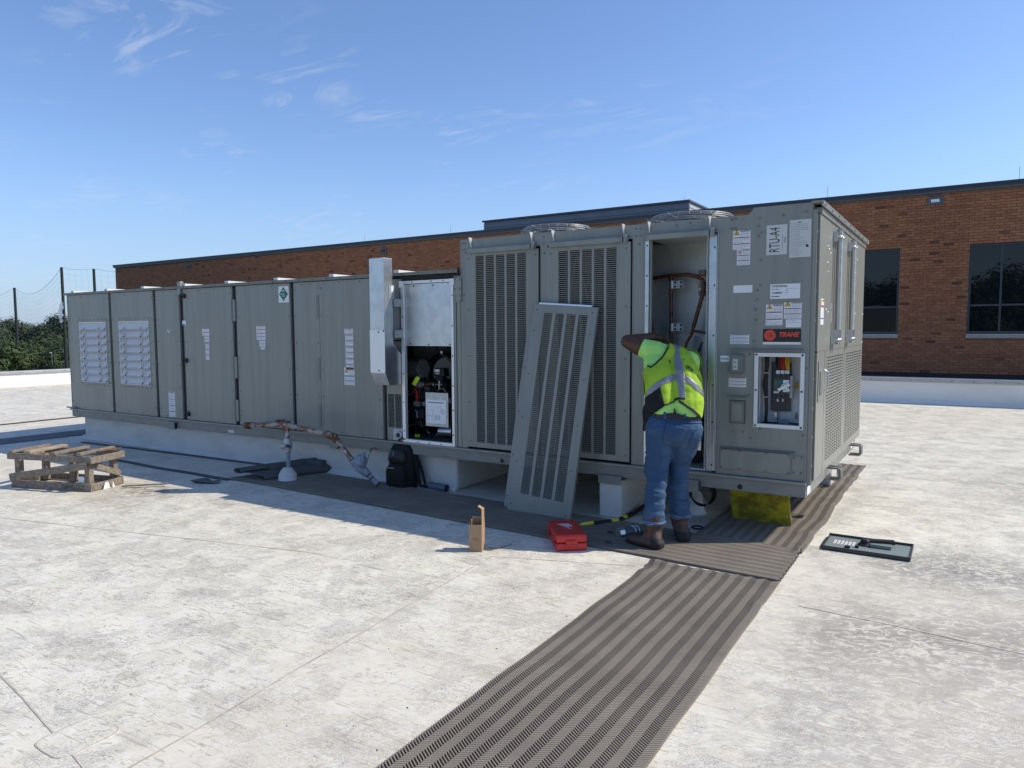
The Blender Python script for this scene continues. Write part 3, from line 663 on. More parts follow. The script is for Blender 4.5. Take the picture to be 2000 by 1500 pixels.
def bars(b, x0, x1, z0, z1, n, y, matn, rows_, wfac=(.5,1)):     # small print lines
    rn = random.Random(int((x0+20)*1000)); b.m(matn); h = (z1-z0)/rows_
    for r in range(rows_):
        z = z1-(r+.75)*h; x = x0
        while x < x1:
            w = rn.uniform(.006,.028); e = min(x+w,x1); b.add([(x,y,z),(e,y,z),(e,y,z+h*.36),(x,y,z+h*.36)], [(0,1,2,3)]); x = e+rn.uniform(.003,.006)
            if rn.random() < .06: break
def warn(parent, x0, x1, z0, z1, y, secs=3, col='ink_red', icon='tri', iconz=None, name='warning_label', first_half=True, sheet='label'):
    b = MB().m(sheet); b.box(x0,x1,y-.0012,y,z0,z1); yy = y-.0020; w = x1-x0; h = (z1-z0)/secs
    for s in range(secs):
        zt = z1-s*h; hb = h*.15; xs = x0+w*(.42 if (s == 0 and first_half and icon) else .03)
        b.m(col).add([(xs,yy,zt-hb-h*.05),(x1-w*.03,yy,zt-hb-h*.05),(x1-w*.03,yy,zt-h*.05),(xs,yy,zt-h*.05)], [(0,1,2,3)])
        b.m('ink').add([(xs+(x1-xs)*.3,yy-.0006,zt-hb*.8-h*.05),(xs+(x1-xs)*.68,yy-.0006,zt-hb*.8-h*.05),(xs+(x1-xs)*.68,yy-.0006,zt-h*.05-hb*.3),(xs+(x1-xs)*.3,yy-.0006,zt-h*.05-hb*.3)], [(0,1,2,3)])
        bars(b, xs+.004, x1-w*.06, zt-h*.95, zt-h*.28, 1, yy, 'ink_grey', 4)
    if icon == 'tri':
        cx_ = x0+w*.21; zc_ = z1-h*.62; r = w*.17
        b.m('ink').add([(cx_-r*1.1,yy-.0002,zc_-r*.15),(cx_+r*1.1,yy-.0002,zc_-r*.15),(cx_,yy-.0002,zc_+r*1.75)], [(0,1,2)])
        b.m('ink_yellow').add([(cx_-r*.85,yy-.0008,zc_),(cx_+r*.85,yy-.0008,zc_),(cx_,yy-.0008,zc_+r*1.45)], [(0,1,2)])
        b.m('ink').add([(cx_-r*.13,yy-.0014,zc_+r*.18),(cx_+r*.15,yy-.0014,zc_+r*.12),(cx_+r*.10,yy-.0014,zc_+r*.5),(cx_+r*.2,yy-.0014,zc_+r*.75),(cx_-r*.1,yy-.0014,zc_+r*.95)], [(0,1,2,3,4)])
    if icon == 'no':
        cx_ = x0+w*.24; zc_ = z1-h*.5; r = w*.17; n = 20
        ro = [(cx_+cos(2*pi*k/n)*r,yy-.0004,zc_+sin(2*pi*k/n)*r) for k in range(n)]; ri = [(cx_+cos(2*pi*k/n)*r*.82,yy-.0004,zc_+sin(2*pi*k/n)*r*.82) for k in range(n)]
        b.m('ink_red').add(ro+ri, [(k,(k+1)%n,(k+1)%n+n,k+n) for k in range(n)])
        b.m('ink').bar((cx_-r*.4,yy-.0006,zc_-r*.5),(cx_+r*.3,yy-.0006,zc_+r*.5),r*.28,.0006,(0,1,0)); b.m('ink_red').bar((cx_-r*.6,yy-.0012,zc_+r*.6),(cx_+r*.6,yy-.0012,zc_-r*.6),r*.16,.0006,(0,1,0))
    return b.build(name, parent)
# labels on the long side
warn(dA,-7.385,-7.235,1.60,1.70,-.001,2,icon=None); warn(dA,-7.34,-7.24,1.52,1.597,-.001,2,'ink_grey',None)
for k in range(3): warn(dA,-7.325,-7.25,1.435-k*.072,1.505-k*.072,-.001,1,'ink_grey',None)
warn(dB,-6.315,-6.15,1.55,1.725,-.001,4,icon=None); warn(dB,-6.27,-6.16,1.47,1.547,-.001,2,'ink_grey',None)
warn(dB,-6.25,-6.17,1.435,1.468,-.001,1,'ink_grey',None)
warn(dC,-4.83,-4.70,1.62,1.68,-.007,1,'ink_grey',None)
for k in range(6): warn(dC,-4.82,-4.70,1.555-k*.066,1.615-k*.066,-.007,1,'ink_red' if k%2==0 else 'ink_grey',None)
warn(dC,-4.845,-4.69,1.165,1.25,-.007,1,'ink_red','tri'); warn(dC,-4.845,-4.69,1.055,1.16,-.007,2,'ink_blue',None)
warn(pC,-8.175,-8.03,.50,.84,-.001,4,'ink_grey',None, name='instruction_label')
warn(U,-6.90,-6.79,.375,.415,-.014,1,'ink_grey',None, name='small_label')
b = MB().m('label'); b.box(-7.80,-7.72,-.003,-.0015,1.74,1.80); b.m('ink_blue').box(-7.80,-7.74,-.0042,-.0031,1.745,1.755); b.build('small_label', dA)
b = MB().m('white').lathe((-8.11,-.001,1.67), [(.026,0),(.026,.003)], 16, (0,-1,0)); b.m('ink').bar((-8.12,-.005,1.66),(-8.10,-.005,1.69),.012,.002,(0,1,0)); b.build('round_label', pC)
# green diamond gas sign
b = MB().m('label').box(-5.895,-5.72,-.004,-.001,1.99,2.18); c_ = (-5.808,2.088)
b.m('green').add([(c_[0]-.078,-.0048,c_[1]),(c_[0],-.0048,c_[1]-.085),(c_[0]+.078,-.0048,c_[1]),(c_[0],-.0048,c_[1]+.085)], [(0,1,2,3)])
b.m('label').bar((c_[0]-.02,-.0056,c_[1]+.035),(c_[0]+.02,-.0056,c_[1]+.045),.010,.0006,(0,1,0)); bars(b,c_[0]-.05,c_[0]+.05,c_[1]-.008,c_[1]+.014,1,-.0056,'label',1); bars(b,c_[0]-.022,c_[0]+.022,c_[1]-.03,c_[1]-.01,1,-.0056,'label',1)
b.build('gas_label', dB); text(U, '2', .022, frontM(c_[0],-.0056,c_[1]-.058), 'label', 'sign_numeral')
# ------------------------------------------------------------------ narrow vent column by the flue
vp = panel(-4.235,-4.015,.485,1.14,'vent_panel', y0=.006, sc=False, hole=(-4.222,-4.035,.625,.98))
def slats(parent, x0, x1, z0, z1, ncol, gapw, pitch, y, m_='slat', yb=.03, frame=True, name='louvre_slat', depth=.012):
    # punched louvres: columns of thin angled slats with dark openings between
    b = MB().m(m_); cw = ((x1-x0)-(ncol-1)*gapw)/ncol; n = int((z1-z0)/pitch)
    for c in range(ncol):
        a = x0+c*(cw+gapw); e = a+cw
        for r in range(n):
            z = z0+(r+.5)*(z1-z0)/n
            b.add([(a,y,z-pitch*.26),(e,y,z-pitch*.26),(e,y-.003,z),(a,y-.003,z),(a,y+depth,z+pitch*.34),(e,y+depth,z+pitch*.34)], [(0,1,2,3),(3,2,5,4)])
        if c < ncol-1: b.box(e,e+gapw,y-.003,y+.006,z0,z1)
    return b.build(name, parent, kind='stuff')
slats(vp,-4.222,-4.035,.625,.98,2,.012,.0145,.010)
MB().m('core').box(-4.222,-4.035,.0285,.0315,.625,.98).build('vent_backing', vp)
b = MB().m('paint'); b.box(-4.235,-4.015,.006,.03,2.02,2.19); b.box(-4.26,-4.0,.0,.03,1.95,2.015); b.build('vent_panel', U)
for z in (1.62,1.30): MB().m('paint_dark').box(-4.20,-4.03,.018,.031,z,z+.24).build('vent_flange', U)
b = MB().m('galv_dull'); b.lathe((-4.06,.005,.55), [(.045,0),(.045,.03),(.030,.03)], 16, (0,-1,0)); b.m('black').lathe((-4.06,-.026,.55), [(.026,0),(.026,.002)], 16, (0,-1,0)); b.m('galv_dull').box(-4.15,-4.00,.0,.005,.49,.61); b.build('drain_fitting', U)
# ------------------------------------------------------------------ galvanised flue hood
fl = MB().m('galv')
XR, XLf = -4.01, -4.205
pr = [(-.262,2.39),(-.262,1.225),(-.40,1.115),(0,1.09),(0,1.36),(-.03,1.43),(-.125,1.47),(-.125,1.70),(-.03,1.70),(-.03,1.80),(-.135,1.80),(-.135,2.02),(-.12,2.05),(-.12,2.39)]
side = [(-.262,2.39),(-.262,1.22),(-.20,1.09),(-.005,1.09),(-.005,1.40),(-.13,1.52),(-.13,2.39)]
fl.prism([(XLf,y,z) for y,z in side], 0, (XR-XLf,0,0))
fh = fl.build('flue_hood', U, bevel=.003)
b = MB().m('bright'); b.box(XLf-.004,XR+.003,-.266,-.2625,1.225,1.66); b.build('flue_cover', fh)
b = MB().m('galv_dull'); b.box(XR+.001,XR+.004,-.19,-.11,1.98,2.12); b.box(XR+.001,XR+.03,-.12,-.001,1.90,1.98); b.build('flue_bracket', fh); MB().m('galv_dull').box(XR+.001,XR+.03,-.12,-.001,1.58,1.66).build('flue_bracket', fh)
MB().m('label').box(XR+.0045,XR+.006,-.16,-.12,2.05,2.11).build('small_label', fh)
screws(fh, [(-4.09,1.64),(-4.09,1.245),(-4.02,1.65)], -.2665, m_='ink')
# flue duct behind hood into the casing
MB().m('paint_dark').box(XLf+.01,XR-.01,-.13,.03,1.56,2.05).build('flue_duct', fh)

# ------------------------------------------------------------------ open burner compartment
fr = MB().m('bright'); 
fr.box(-4.005,-3.965,-.012,.03,.475,2.165); fr.box(-3.355,-3.325,-.012,.03,.475,2.165); fr.box(-3.965,-3.355,-.012,.03,.475,.515); fr.box(-3.965,-3.355,-.012,.03,2.135,2.165)
fo = fr.build('door_opening', U, bevel=.003)
screws(fo, [(-3.985,z) for z in (.6,.9,1.2,1.8)]+[(-3.34,z) for z in (.6,.85,1.1,1.4,1.7,2.0)]+[(x,.495) for x in (-3.8,-3.65,-3.5)]+[(x,2.15) for x in (-3.85,-3.6,-3.45)], -.0125, .005, 'ink')
for x in (-4.02,-3.36): MB().m('white').box(x,x+.05,-.022,-.0135,2.10,2.165).build('corner_clip', fo)
MB().m('galv').box(-3.96,-3.36,.012,.022,1.495,2.13).build('blanking_plate', fo)
screws(fo, [(-3.9,1.515),(-3.66,1.51),(-3.39,1.51),(-3.85,2.11),(-3.6,2.11)], .0118, .006, 'ink')
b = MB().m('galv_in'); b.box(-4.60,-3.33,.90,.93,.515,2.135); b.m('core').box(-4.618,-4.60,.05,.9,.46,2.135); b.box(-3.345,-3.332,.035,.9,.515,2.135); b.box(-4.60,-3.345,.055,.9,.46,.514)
b.build('compartment_wall', fo)

def bp_(px, py, Y): return tuple(at_y(px, py, Y))
b = MB().m('galv_dull'); b.tube([(-4.58,.60,bp_(800,720,.6)[2]), bp_(826,720,.60)], .105, 24); b.m('galv').ring(bp_(826,720,.60), .108, .006, 24, 5, (1,0,0)); b.build('heat_exchanger_tube', fo)
b = MB().m('galv_in'); b.ring(bp_(826,735,.45), .13, .004, 26, 5, (1,.3,0)); b.build('tube_flange', fo)
cB_ = bp_(873,735,.78); b = MB().m('black'); b.lathe(cB_, [(.27,0),(.27,.07),(.23,.07),(.21,.02)], 30, (0,-1,0)); b.m('label_grey').lathe((cB_[0]+.02,cB_[1]-.02,cB_[2]+.03), [(.19,0),(.19,.02)], 30, (0,-1,0)); b.m('black').box(cB_[0]-.1,cB_[0]+.3,cB_[1]-.2,cB_[1]-.06,cB_[2]-.45,cB_[2]-.02); b.build('blower_housing', fo)
def bbox_(m_, px0, py0, px1, py1, Y, d, name, bv=0):
    a = at_y(px0,py0,Y); c = at_y(px1,py1,Y); return MB().m(m_).box(a.x,c.x,Y,Y+d,c.z,a.z).build(name, fo, bevel=bv)
bbox_('black',848,719,867,735,.30,.09,'ignition_control',.004); bbox_('white',848.5,721,858,727,.295,.004,'ignition_label'); bbox_('label_grey',850,728,858,731,.295,.004,'ignition_label')
bbox_('breaker',851,735,864,752,.34,.08,'air_switch',.006); bbox_('black',857,748,872,764,.40,.08,'actuator',.006)
b = MB().m('pipe_blue'); b.tube([bp_(820,751,.28),bp_(829,751,.28)], .022, 12); b.m('copper').tube([bp_(829,751,.28),bp_(848,749,.30)], .020, 12); b.m('steel').tube([bp_(848,751,.30),bp_(864,751,.30)], .008, 8); b.tube([bp_(858,742,.30),bp_(858,762,.30)], .010, 8)
b.ring(bp_(848,751,.29), .022, .005, 12, 5, (1,0,0)); b.ring(bp_(829,751,.28), .024, .005, 12, 5, (1,0,0)); b.build('gas_manifold', fo)
b = MB().m('copper'); b.tube([bp_(818,757,.32),bp_(820,775,.32),bp_(819,800,.32)], .012, 8); b.build('gas_tube', fo)
bbox_('galv_dull',812,746,820,757,.25,.08,'elbow_fitting',.004); bbox_('galv_dull',816,731,820,738,.30,.05,'nipple',.003)
b = MB().m('red_wire'); b.tube([bp_(808,757,.24),bp_(813,765,.22),bp_(815,773,.22),bp_(813,786,.24)], [.011,.014,.014,.012], 8); b.build('gas_hose', fo)
bbox_('galv_dull',807,784,817,794,.22,.06,'valve_body',.004); bbox_('galv_in',825,785,829,793,.24,.05,'valve_body',.003)
bbox_('breaker',808,797,826,818,.24,.10,'gas_valve',.008); bbox_('breaker',811,819,824,832,.27,.08,'gas_valve',.008)
b = MB().m('steel'); b.tube([bp_(810,801,.23),bp_(814,804,.23),bp_(815,816,.23)], .008, 8); b.tube([bp_(794,834,.26),bp_(808,829,.26)], .009, 6); b.tube([bp_(795,764,.3),bp_(812,765,.3)], .005, 6); b.tube([bp_(796,806,.3),bp_(805,793,.28)], .004, 6); b.build('steel_tube', fo)
a = [at_y(804,750,.12),at_y(811,754,.12),at_y(820,738,.12),at_y(813,735,.12)]
MB().m('tag_yellow').add(a+[p+Vector((0,.004,0)) for p in a], [(0,1,2,3),(7,6,5,4)]).build('valve_tag', fo)
bbox_('tag_yellow',810,848,815,857,.15,.003,'valve_tag'); bbox_('tag_yellow',817,848,820,857,.17,.003,'valve_tag')
q_ = bp_(886,843,.30); b = MB().m('galv').tube([bp_(861,842,.30), q_], .055, 20); b.build('motor_end', fo)
for q in range(5):
    b = MB().m('black'); b.tube([bp_(850+q,677,.20),bp_(864-q,690+q,.17),bp_(874,701-q,.16),bp_(884+q*.6,711,.15)], .005, 6); b.build('wire', fo)
b = MB().m('white'); b.box(*[v for v in (lambda p:(p.x-.008,p.x+.008))(at_y(862,688,.15))],.15,.16,at_y(862,688,.15).z-.012,at_y(862,688,.15).z+.012); b.build('cable_tie', fo)
rw = random.Random(5)
for q in range(26):
    px = rw.uniform(800,882); py = rw.uniform(735,845); Y0_ = rw.uniform(.34,.55)
    b = MB().m(['black','brown_wire','ink_grey','black','steel','galv_dull','breaker'][q%7])
    b.tube([bp_(px,py,Y0_),bp_(px+rw.uniform(-12,12),py+rw.uniform(-14,14),Y0_-.05),bp_(px+rw.uniform(-22,22),py+rw.uniform(-18,26),Y0_)], rw.uniform(.004,.010), 6); b.build('wire', fo)
for q in range(14):
    px = rw.uniform(802,872); py = rw.uniform(742,835); w__ = rw.uniform(4,10); bbox_(['breaker','galv_dull','ink_grey','black','backplate'][q%5], px, py, px+w__, py+rw.uniform(4,11), .50, .06, 'control_part', .003)
# plastic wallet with a drawing hangs on a wire
w_ = thing('plastic_wallet', 'clear plastic wallet with a printed drawing hung inside the burner opening', 'wallet', (-3.60,.02,.65))
pw = [at_y(831,766,.02), at_y(875,766,.02), at_y(875,835,.02), at_y(831,835,.02)]
x0, x1 = pw[0].x, pw[1].x; z1, z0 = pw[0].z, pw[2].z
MB().m('galv_dull').box(x0,x1,.02,.022,z0,z1).build('sleeve', w_)
b = MB().m('label').box(x0+.008,x1-.025,.0175,.0192,z0+.03,z1-.075); b.m('ink').box(x0+.03,x1-.05,.0162,.0170,z1-.105,z1-.098)
b.m('ink_grey')
for q in range(4): b.box(x0+.12+q*.02,x0+.126+q*.02,.0162,.0170,z0+.07,z0+.12)
b.ring((x1-.07,.0165,z1-.19), .018, .003, 16, 4, (0,1,0)); b.tube([(x1-.14,.0165,z1-.15),(x1-.10,.0165,z1-.14),(x1-.08,.0165,z1-.18)], .002, 4); b.box(x0+.03,x0+.07,.0162,.0170,z1-.24,z1-.237); b.box(x0+.03,x0+.033,.0162,.0170,z1-.30,z1-.18); b.box(x0+.09,x0+.094,.0162,.0170,z1-.25,z1-.17)
b.build('sheet', w_)
MB().m('ink').tube([((x0+x1)/2,.021,z1),((x0+x1)/2,.10,z1+.05),(-3.55,.25,1.12)], .002, 5).build('hanging_wire', w_)
# strip and hinge plate between the sections
b = MB().m('paint'); b.box(-3.322,-3.300,-.004,.03,.485,2.19); b.box(-3.290,-3.245,0,.03,.485,2.19); b.build('jamb', U)
b = MB().m('paint'); b.box(-3.315,-3.225,-.012,-.005,1.93,2.17); o = b.build('hinge_plate', U); screws(o, [(x,z) for x in (-3.30,-3.24) for z in (1.95,1.99,2.06,2.15)], -.0125)
MB().m('black').tube([(-3.26,-.02,2.19),(-3.255,-.02,2.27)], .012, 8).build('hinge_pin', U)

# ------------------------------------------------------------------ condenser section front
b = MB().m('paint'); z0, z1 = .485, ZH
for a, c in ((XC,-3.175),(-2.335,-2.262),(-1.432,-1.31)): b.box(a,c,0,.03,z0,z1)
for a, c in ((-3.175,-2.335),(-2.262,-1.432),(-1.31,-.735)): b.box(a,c,0,.03,2.42,z1)
b.add([(-.735,0,2.42),(-.435,0,2.42),(-.435,0,2.575),(-.475,0,z1),(-.735,0,z1)], [(0,1,2,3,4)])
b.build('front_frame', U)
b = MB().m('paint')     # right control panel, with a hole for the open disconnect box
hx0, hx1, hz0, hz1 = -.372, -.062, .912, 1.436
y0 = -.004
for a,c,d,e in ((-.695,hx0,.485,2.42),(hx1,-.002,.485,2.42),(hx0,hx1,.485,hz0),(hx0,hx1,hz1,2.42)): b.box(a,c,y0,.028,d,e)
b.box(-.434,-.002,y0,.028,2.42,2.585); b.build('control_panel', U); CP = bpy.data.objects[[o.name for o in U.children if o.name.startswith('control_panel')][-1]]
screws(U, [(x,z) for x in (-3.22,-3.19,-2.30,-1.40,-1.36) for z in (2.50,2.44)]+[(-3.2,2.0),(-2.29,2.35),(-1.37,2.37),(-1.05,2.50),(-.93,2.51)], -.001)
screws(CP, [(-.60,2.51),(-.57,2.51),(-.60,2.44),(-.57,2.44),(-.38,2.50),(-.39,2.44),(-.37,2.39),(-.39,2.365),(-.21,2.51),(-.05,2.52),(-.37,2.18),(-.37,1.99),(-.39,1.95),(-.39,1.88),(-.40,1.80),(-.40,1.72),(-.41,1.56),(-.02,1.35),(-.03,.84),(-.35,.87),(-.56,.84),(-.48,.84),(-.42,.79),(-.44,1.13),(-.44,1.45)], y0-.0005, .007)
def louvre_panel(x0, x1, z0, z1, y, ncol, cx0, cx1, cz0, cz1, parent, pitch=.0177, gap=.023, name='louvre_panel'):
    b = MB().m('paint_end' if False else 'paint')
    b.box(x0,cx0,y,y+.018,z0,z1); b.box(cx1,x1,y,y+.018,z0,z1); b.box(cx0,cx1,y,y+.018,z0,cz0); b.box(cx0,cx1,y,y+.018,cz1,z1)
    o = b.build(name, parent); slats(o, cx0, cx1, cz0, cz1, ncol, gap, pitch, y+.004); return o
lp1 = louvre_panel(-3.165,-2.345,.505,2.395,-.022,5,-3.045,-2.478,.555,2.365,U); screws(lp1, [(x,z) for x in (-3.13,-2.38) for z in (.56,.95,1.40,1.85,2.34)], -.0225)
lp2 = louvre_panel(-2.252,-1.442,.505,2.395,-.022,5,-2.135,-1.57,.555,2.355,U); screws(lp2, [(x,z) for x in (-2.22,-1.48) for z in (.56,.95,1.40,1.85,2.34)], -.0225)
for a,c in ((-3.045,-2.478),(-2.135,-1.57)): MB().m('coil').box(a-.05,c+.05,.055,.099,.5,2.4).build('condenser_coil', U)
b = MB().m('paint_dark'); b.bar((-1.98,.045,2.33),(-2.10,.045,1.75),.02,.02); b.bar((-1.98,.045,2.33),(-1.86,.045,1.9),.02,.02); b.bar((-1.72,.045,2.33),(-1.60,.045,1.95),.02,.02); b.build('coil_brace', U)
# rain gutters over the panels and their bright triangular brackets
for a, c in ((-3.115,-2.415),(-2.205,-1.505),(-1.29,-.765)):
    g = MB().m('paint'); g.box(a,c,-.055,-.024,2.392,2.436); g.box(c+.012,c+.04,-.06,-.005,2.385,2.455); g.box(a-.03,a-.002,-.03,-.001,2.39,2.43); gu = g.build('rain_gutter', U, bevel=.004)
    for x in (a+.012, c-.004):
        MB().m('bright').prism([(x,-.001,2.44),(x,-.001,2.545),(x,-.055,2.545)], 0, (.006,0,0)).build('bracket', gu)
    MB().m('paint').box(a-.02,c+.02,-.008,-.001,2.44,2.455).build('gutter_flange', gu)

# ------------------------------------------------------------------ open compressor compartment
tr = MB().m('galv')
for a in (-1.312,): tr.box(a,a+.034,-.016,.03,.50,2.40)
tr.box(-.742,-.708,-.016,.03,.50,2.40); tr.m('paint').box(-1.277,-1.262,.0,.03,.50,2.41); tr.m('galv').box(-.775,-.7425,.004,.03,.5,2.41); tr.m('galv_dull').box(-.706,-.697,-.012,.03,.5,2.42)
dt = tr.build('door_track', U, bevel=.003)
screws(dt, [(-1.295,z) for z in (.6,.8,1.0,1.3,1.6,1.85,2.1,2.35)]+[(-.725,z) for z in (.55,.9,1.2,1.6,2.0,2.3)], -.0165, .005, 'ink')
b = MB().m('galv_in'); b.box(-1.60,-.735,.56,.585,.50,2.42); b.box(-1.309,-.735,.034,.56,.485,.50); b.box(-1.309,-.735,.034,.56,2.405,2.419); b.m('coil').box(-1.61,-1.60,.126,.56,.5,2.405); b.box(-1.60,-1.31,.126,.56,.485,.50); b.m('galv_in').box(-.748,-.736,.034,.56,.5,2.405)  # left wall and floor end coloured dark for the compartment's shaded side
cw = b.build('compartment_wall', U)
b = MB().m('label_grey'); b.box(-.80,-.788,.02,.05,.5,2.40); o = b.build('perforated_strip', U)
b = MB().m('core')
for k in range(90): b.box(-.797,-.791,.0185,.0196,.52+k*.0208,.531+k*.0208)
b.build('slot', o, kind='stuff')
YP = .42
def ap(px, py, Y=YP): return tuple(at_y(px, py, Y))
b = MB().m('copper'); b.tube([ap(1262,546,.50),ap(1290,541,.44),ap(1310,538),ap(1345,536),ap(1362,540),ap(1373,548),ap(1375,560),ap(1371,580),ap(1362,612),ap(1354,640)], .0175, 12)
b.tube([ap(1311,540),ap(1311,600),ap(1311,690)], .0165, 12); b.tube([ap(1354,640),ap(1350,655),ap(1341,670),ap(1338,685),ap(1338,740)], .013, 10)
b.tube([ap(1353,646),ap(1378,650,.40)], .012, 10); b.tube([ap(1270,610,.5),ap(1276,650,.5),ap(1280,720,.45)], .014, 10)
b.ring(ap(1311,545), .019, .003, 12, 5, (0,0,1)); b.ring(ap(1351,652), .018, .004, 12, 5, (.2,0,1)); b.ring(ap(1311,612), .018, .003, 12, 5, (0,0,1)); b.build('copper_pipe', U)
for py in (556,639):
    p = at_y(1311,py,YP-.02); b = MB().m('galv'); b.box(p.x-.058,p.x+.10,YP-.004,YP+.002,p.z-.034,p.z+.034); b.lathe((p.x,YP+.0,p.z-.034), [(.026,0),(.026,.068)], 12, (0,0,1))
    b.m('bright').box(p.x+.022,p.x+.048,YP-.012,YP-.005,p.z-.033,p.z+.033); b.box(p.x+.055,p.x+.075,YP-.012,YP-.005,p.z-.033,p.z+.033)
    b.m('ink')
    for dx in (.035,.085):
        for dz in (-.018,.018): b.lathe((p.x+dx,YP-.0125,p.z+dz), [(.009,0),(.009,.006)], 8, (0,-1,0))
    b.build('pipe_clamp', U)
b = MB().m('wood_pale'); 
for py in (532,556,572): p = at_y(1373,py,.50); b.box(p.x-.025,p.x+.03,.45,.558,p.z-.026,p.z+.02)
b.build('foam_block', U)
b = MB().m('galv_in'); p1 = at_y(1352,655,.3); p2 = at_y(1380,660,.2); b.add([(p1.x,.36,p1.z),(p2.x,.10,p2.z),(p2.x,.10,p2.z-.45),(p1.x-.06,.36,p1.z-.5)], [(0,1,2,3)]); b.build('baffle_plate', U)
b = MB().m('ink'); b.tube([ap(1346,730,.2),ap(1372,668,.12)], .010, 8); b.tube([ap(1350,705,.3),ap(1355,696,.3),ap(1363,698,.3),ap(1366,708,.3)], .008, 8); b.build('hose', U)
b = MB().m('breaker'); b.lathe((-1.02,.36,.50), [(.13,0),(.14,.05),(.14,.42),(.11,.50),(.03,.53)], 24); b.build('compressor', U)
b = MB().m('black')
for q in range(6): b.tube([ (-.95+q*.02,.2,.52),(-.9+q*.015,.12+q*.01,.70),(-.98+q*.03,.25,.9),(-1.0+q*.03,.38,1.05)], .008, 6)
b.m('copper').tube([(-1.15,.3,.52),(-1.15,.28,.9),(-1.08,.36,1.2)], .012, 8); b.m('steel').box(-.88,-.85,.1,.13,.64,.72); b.build('hose_bundle', U)

# ------------------------------------------------------------------ disconnect box
b = MB().m('whitetrim'); w=.030
b.box(hx0-w,hx1+w,y0-.010,y0-.001,hz0-w,hz0); b.box(hx0-w,hx1+w,y0-.010,y0-.001,hz1,hz1+w); b.box(hx0-w,hx0,y0-.010,y0-.001,hz0,hz1); b.box(hx1,hx1+w,y0-.010,y0-.001,hz0,hz1)
dbx = b.build('disconnect_frame', U, bevel=.003)
screws(dbx, [(x,z) for x in (hx0-.015,hx1+.015) for z in (hz0-.015,(hz0+hz1)/2,hz1+.015)], y0-.0105, .0055, 'ink')
b = MB().m('white'); b.box(hx0-.02,hx1+.02,.235,.245,hz0-.01,hz1+.01); b.box(hx0-.02,hx0-.012,.029,.235,hz0-.01,hz1+.01); b.box(hx1+.012,hx1+.02,.029,.235,hz0-.01,hz1+.01); b.m('core').box(hx0-.02,hx1+.02,.029,.235,hz0-.018,hz0-.0101); b.box(hx0-.02,hx1+.02,.029,.235,hz1+.0101,hz1+.018); b.build('box_lining', dbx)
def dq(px, py, Y): q = at_y(px, py, Y); return q.x, q.z
MBX = lambda p0, p1, Y0, Y1, m_: (lambda a,c: MB().m(m_).box(a[0],c[0],Y0,Y1,c[1],a[1]))(dq(*p0,Y0), dq(*p1,Y0))
MBX((1507,708),(1543,804),.20,.23,'backplate').build('back_plate', dbx)
bk = MBX((1512,732),(1541,779),.10,.199,'breaker'); 
a = dq(1512,742,.098); c = dq(1531,763,.098); bk.m('green').box(a[0],c[0],.096,.0995,c[1],a[1]); a = dq(1513,745,.094); c = dq(1521,762,.094); bk.m('backplate').box(a[0],c[0],.092,.0955,c[1],a[1])
a = dq(1530,742,.094); c = dq(1541,766,.094); bk.m('white').box(a[0],c[0],.088,.0955,c[1],a[1]); p = at_y(1532,755,.08); bk.m('bright').ring((p.x,.078,p.z), .020, .005, 16, 5, (0,1,0)); bk.bar((p.x-.045,.076,p.z-.03),(p.x+.04,.076,p.z+.02),.022,.012,(0,1,0)); bk.bar((p.x,.074,p.z),(p.x+.045,.074,p.z-.03),.010,.010,(0,1,0))
a = dq(1511,764,.098); c = dq(1521,768,.098); bk.m('label_grey').box(a[0],c[0],.095,.0985,c[1],a[1])
for q in range(3):
    for py in (735,773): p = at_y(1516+q*9.5,py,.10); bk.m('black').lathe((p.x,.0995,p.z), [(.012,0),(.012,.002)], 10, (0,-1,0))
    p = at_y(1520+q*9,727,.13); bk.m('white').box(p.x-.014,p.x+.014,.12,.15,p.z-.014,p.z+.014)
for px in (1519,1529): p = at_y(px,782,.15); bk.m('white').tube([(p.x,.15,p.z-.01),(p.x,.15,p.z+.012)], .008, 8)
bk.build('breaker', dbx)
MBX((1542,735),(1547,778),.12,.2,'label_grey').build('breaker_bracket', dbx)
for q,(mm) in enumerate(['black','brown_wire','red_wire','red_wire','yellow_wire','yellow_wire']):
    p0 = at_y(1518+q*4.6,700,.16); p1 = at_y(1520+(q//2)*9+(q%2)*2.5,722,.135); MB().m(mm).tube([(p0.x-.005,.17,hz1+.008),(p0.x,.15,p0.z-.03),(p1.x,.135,p1.z)], .010, 8).build('power_cable', dbx)
b = MB()
b.m('ink').tube([ap(1518,783,.15),ap(1518,805,.16),ap(1519,826,.17)], .003, 6); b.m('brown_wire').tube([ap(1530,783,.15),ap(1531,795,.15),ap(1522,801,.15),ap(1521,812,.16),ap(1524,818,.16)], .003, 6); b.m('ink_grey').tube([ap(1519,803,.15),ap(1523,818,.16)], .003, 6)
b.build('control_wire', dbx, kind='stuff')
b = MB().m('black'); 
for q in range(3): b.tube([ap(1496+q*2,692,.13),ap(1496+q*2.3,712,.12),ap(1495+q*1.5,728,.12),ap(1491+q*3.2,752,.11),ap(1495+q*1.5,774,.12),ap(1496+q,800,.12),ap(1494+q,832,.13)], .0095, 8)
b.m('white').ring(ap(1496,728,.12), .020, .003, 10, 4); b.ring(ap(1496,775,.12), .018, .003, 10, 4); b.build('cable_bundle', dbx)
MBX((1552,746),(1559.5,759),.232,.2345,'ink_yellow').build('small_label', dbx); MBX((1520,818),(1540,828),.150,.152,'pipe_blue').build('small_label', dbx)
b = MBX((1512,805),(1519,815),.20,.23,'bright'); b.build('bracket', dbx); MBX((1553,806),(1558,819),.2325,.2345,'ink_grey').build('small_label', dbx)

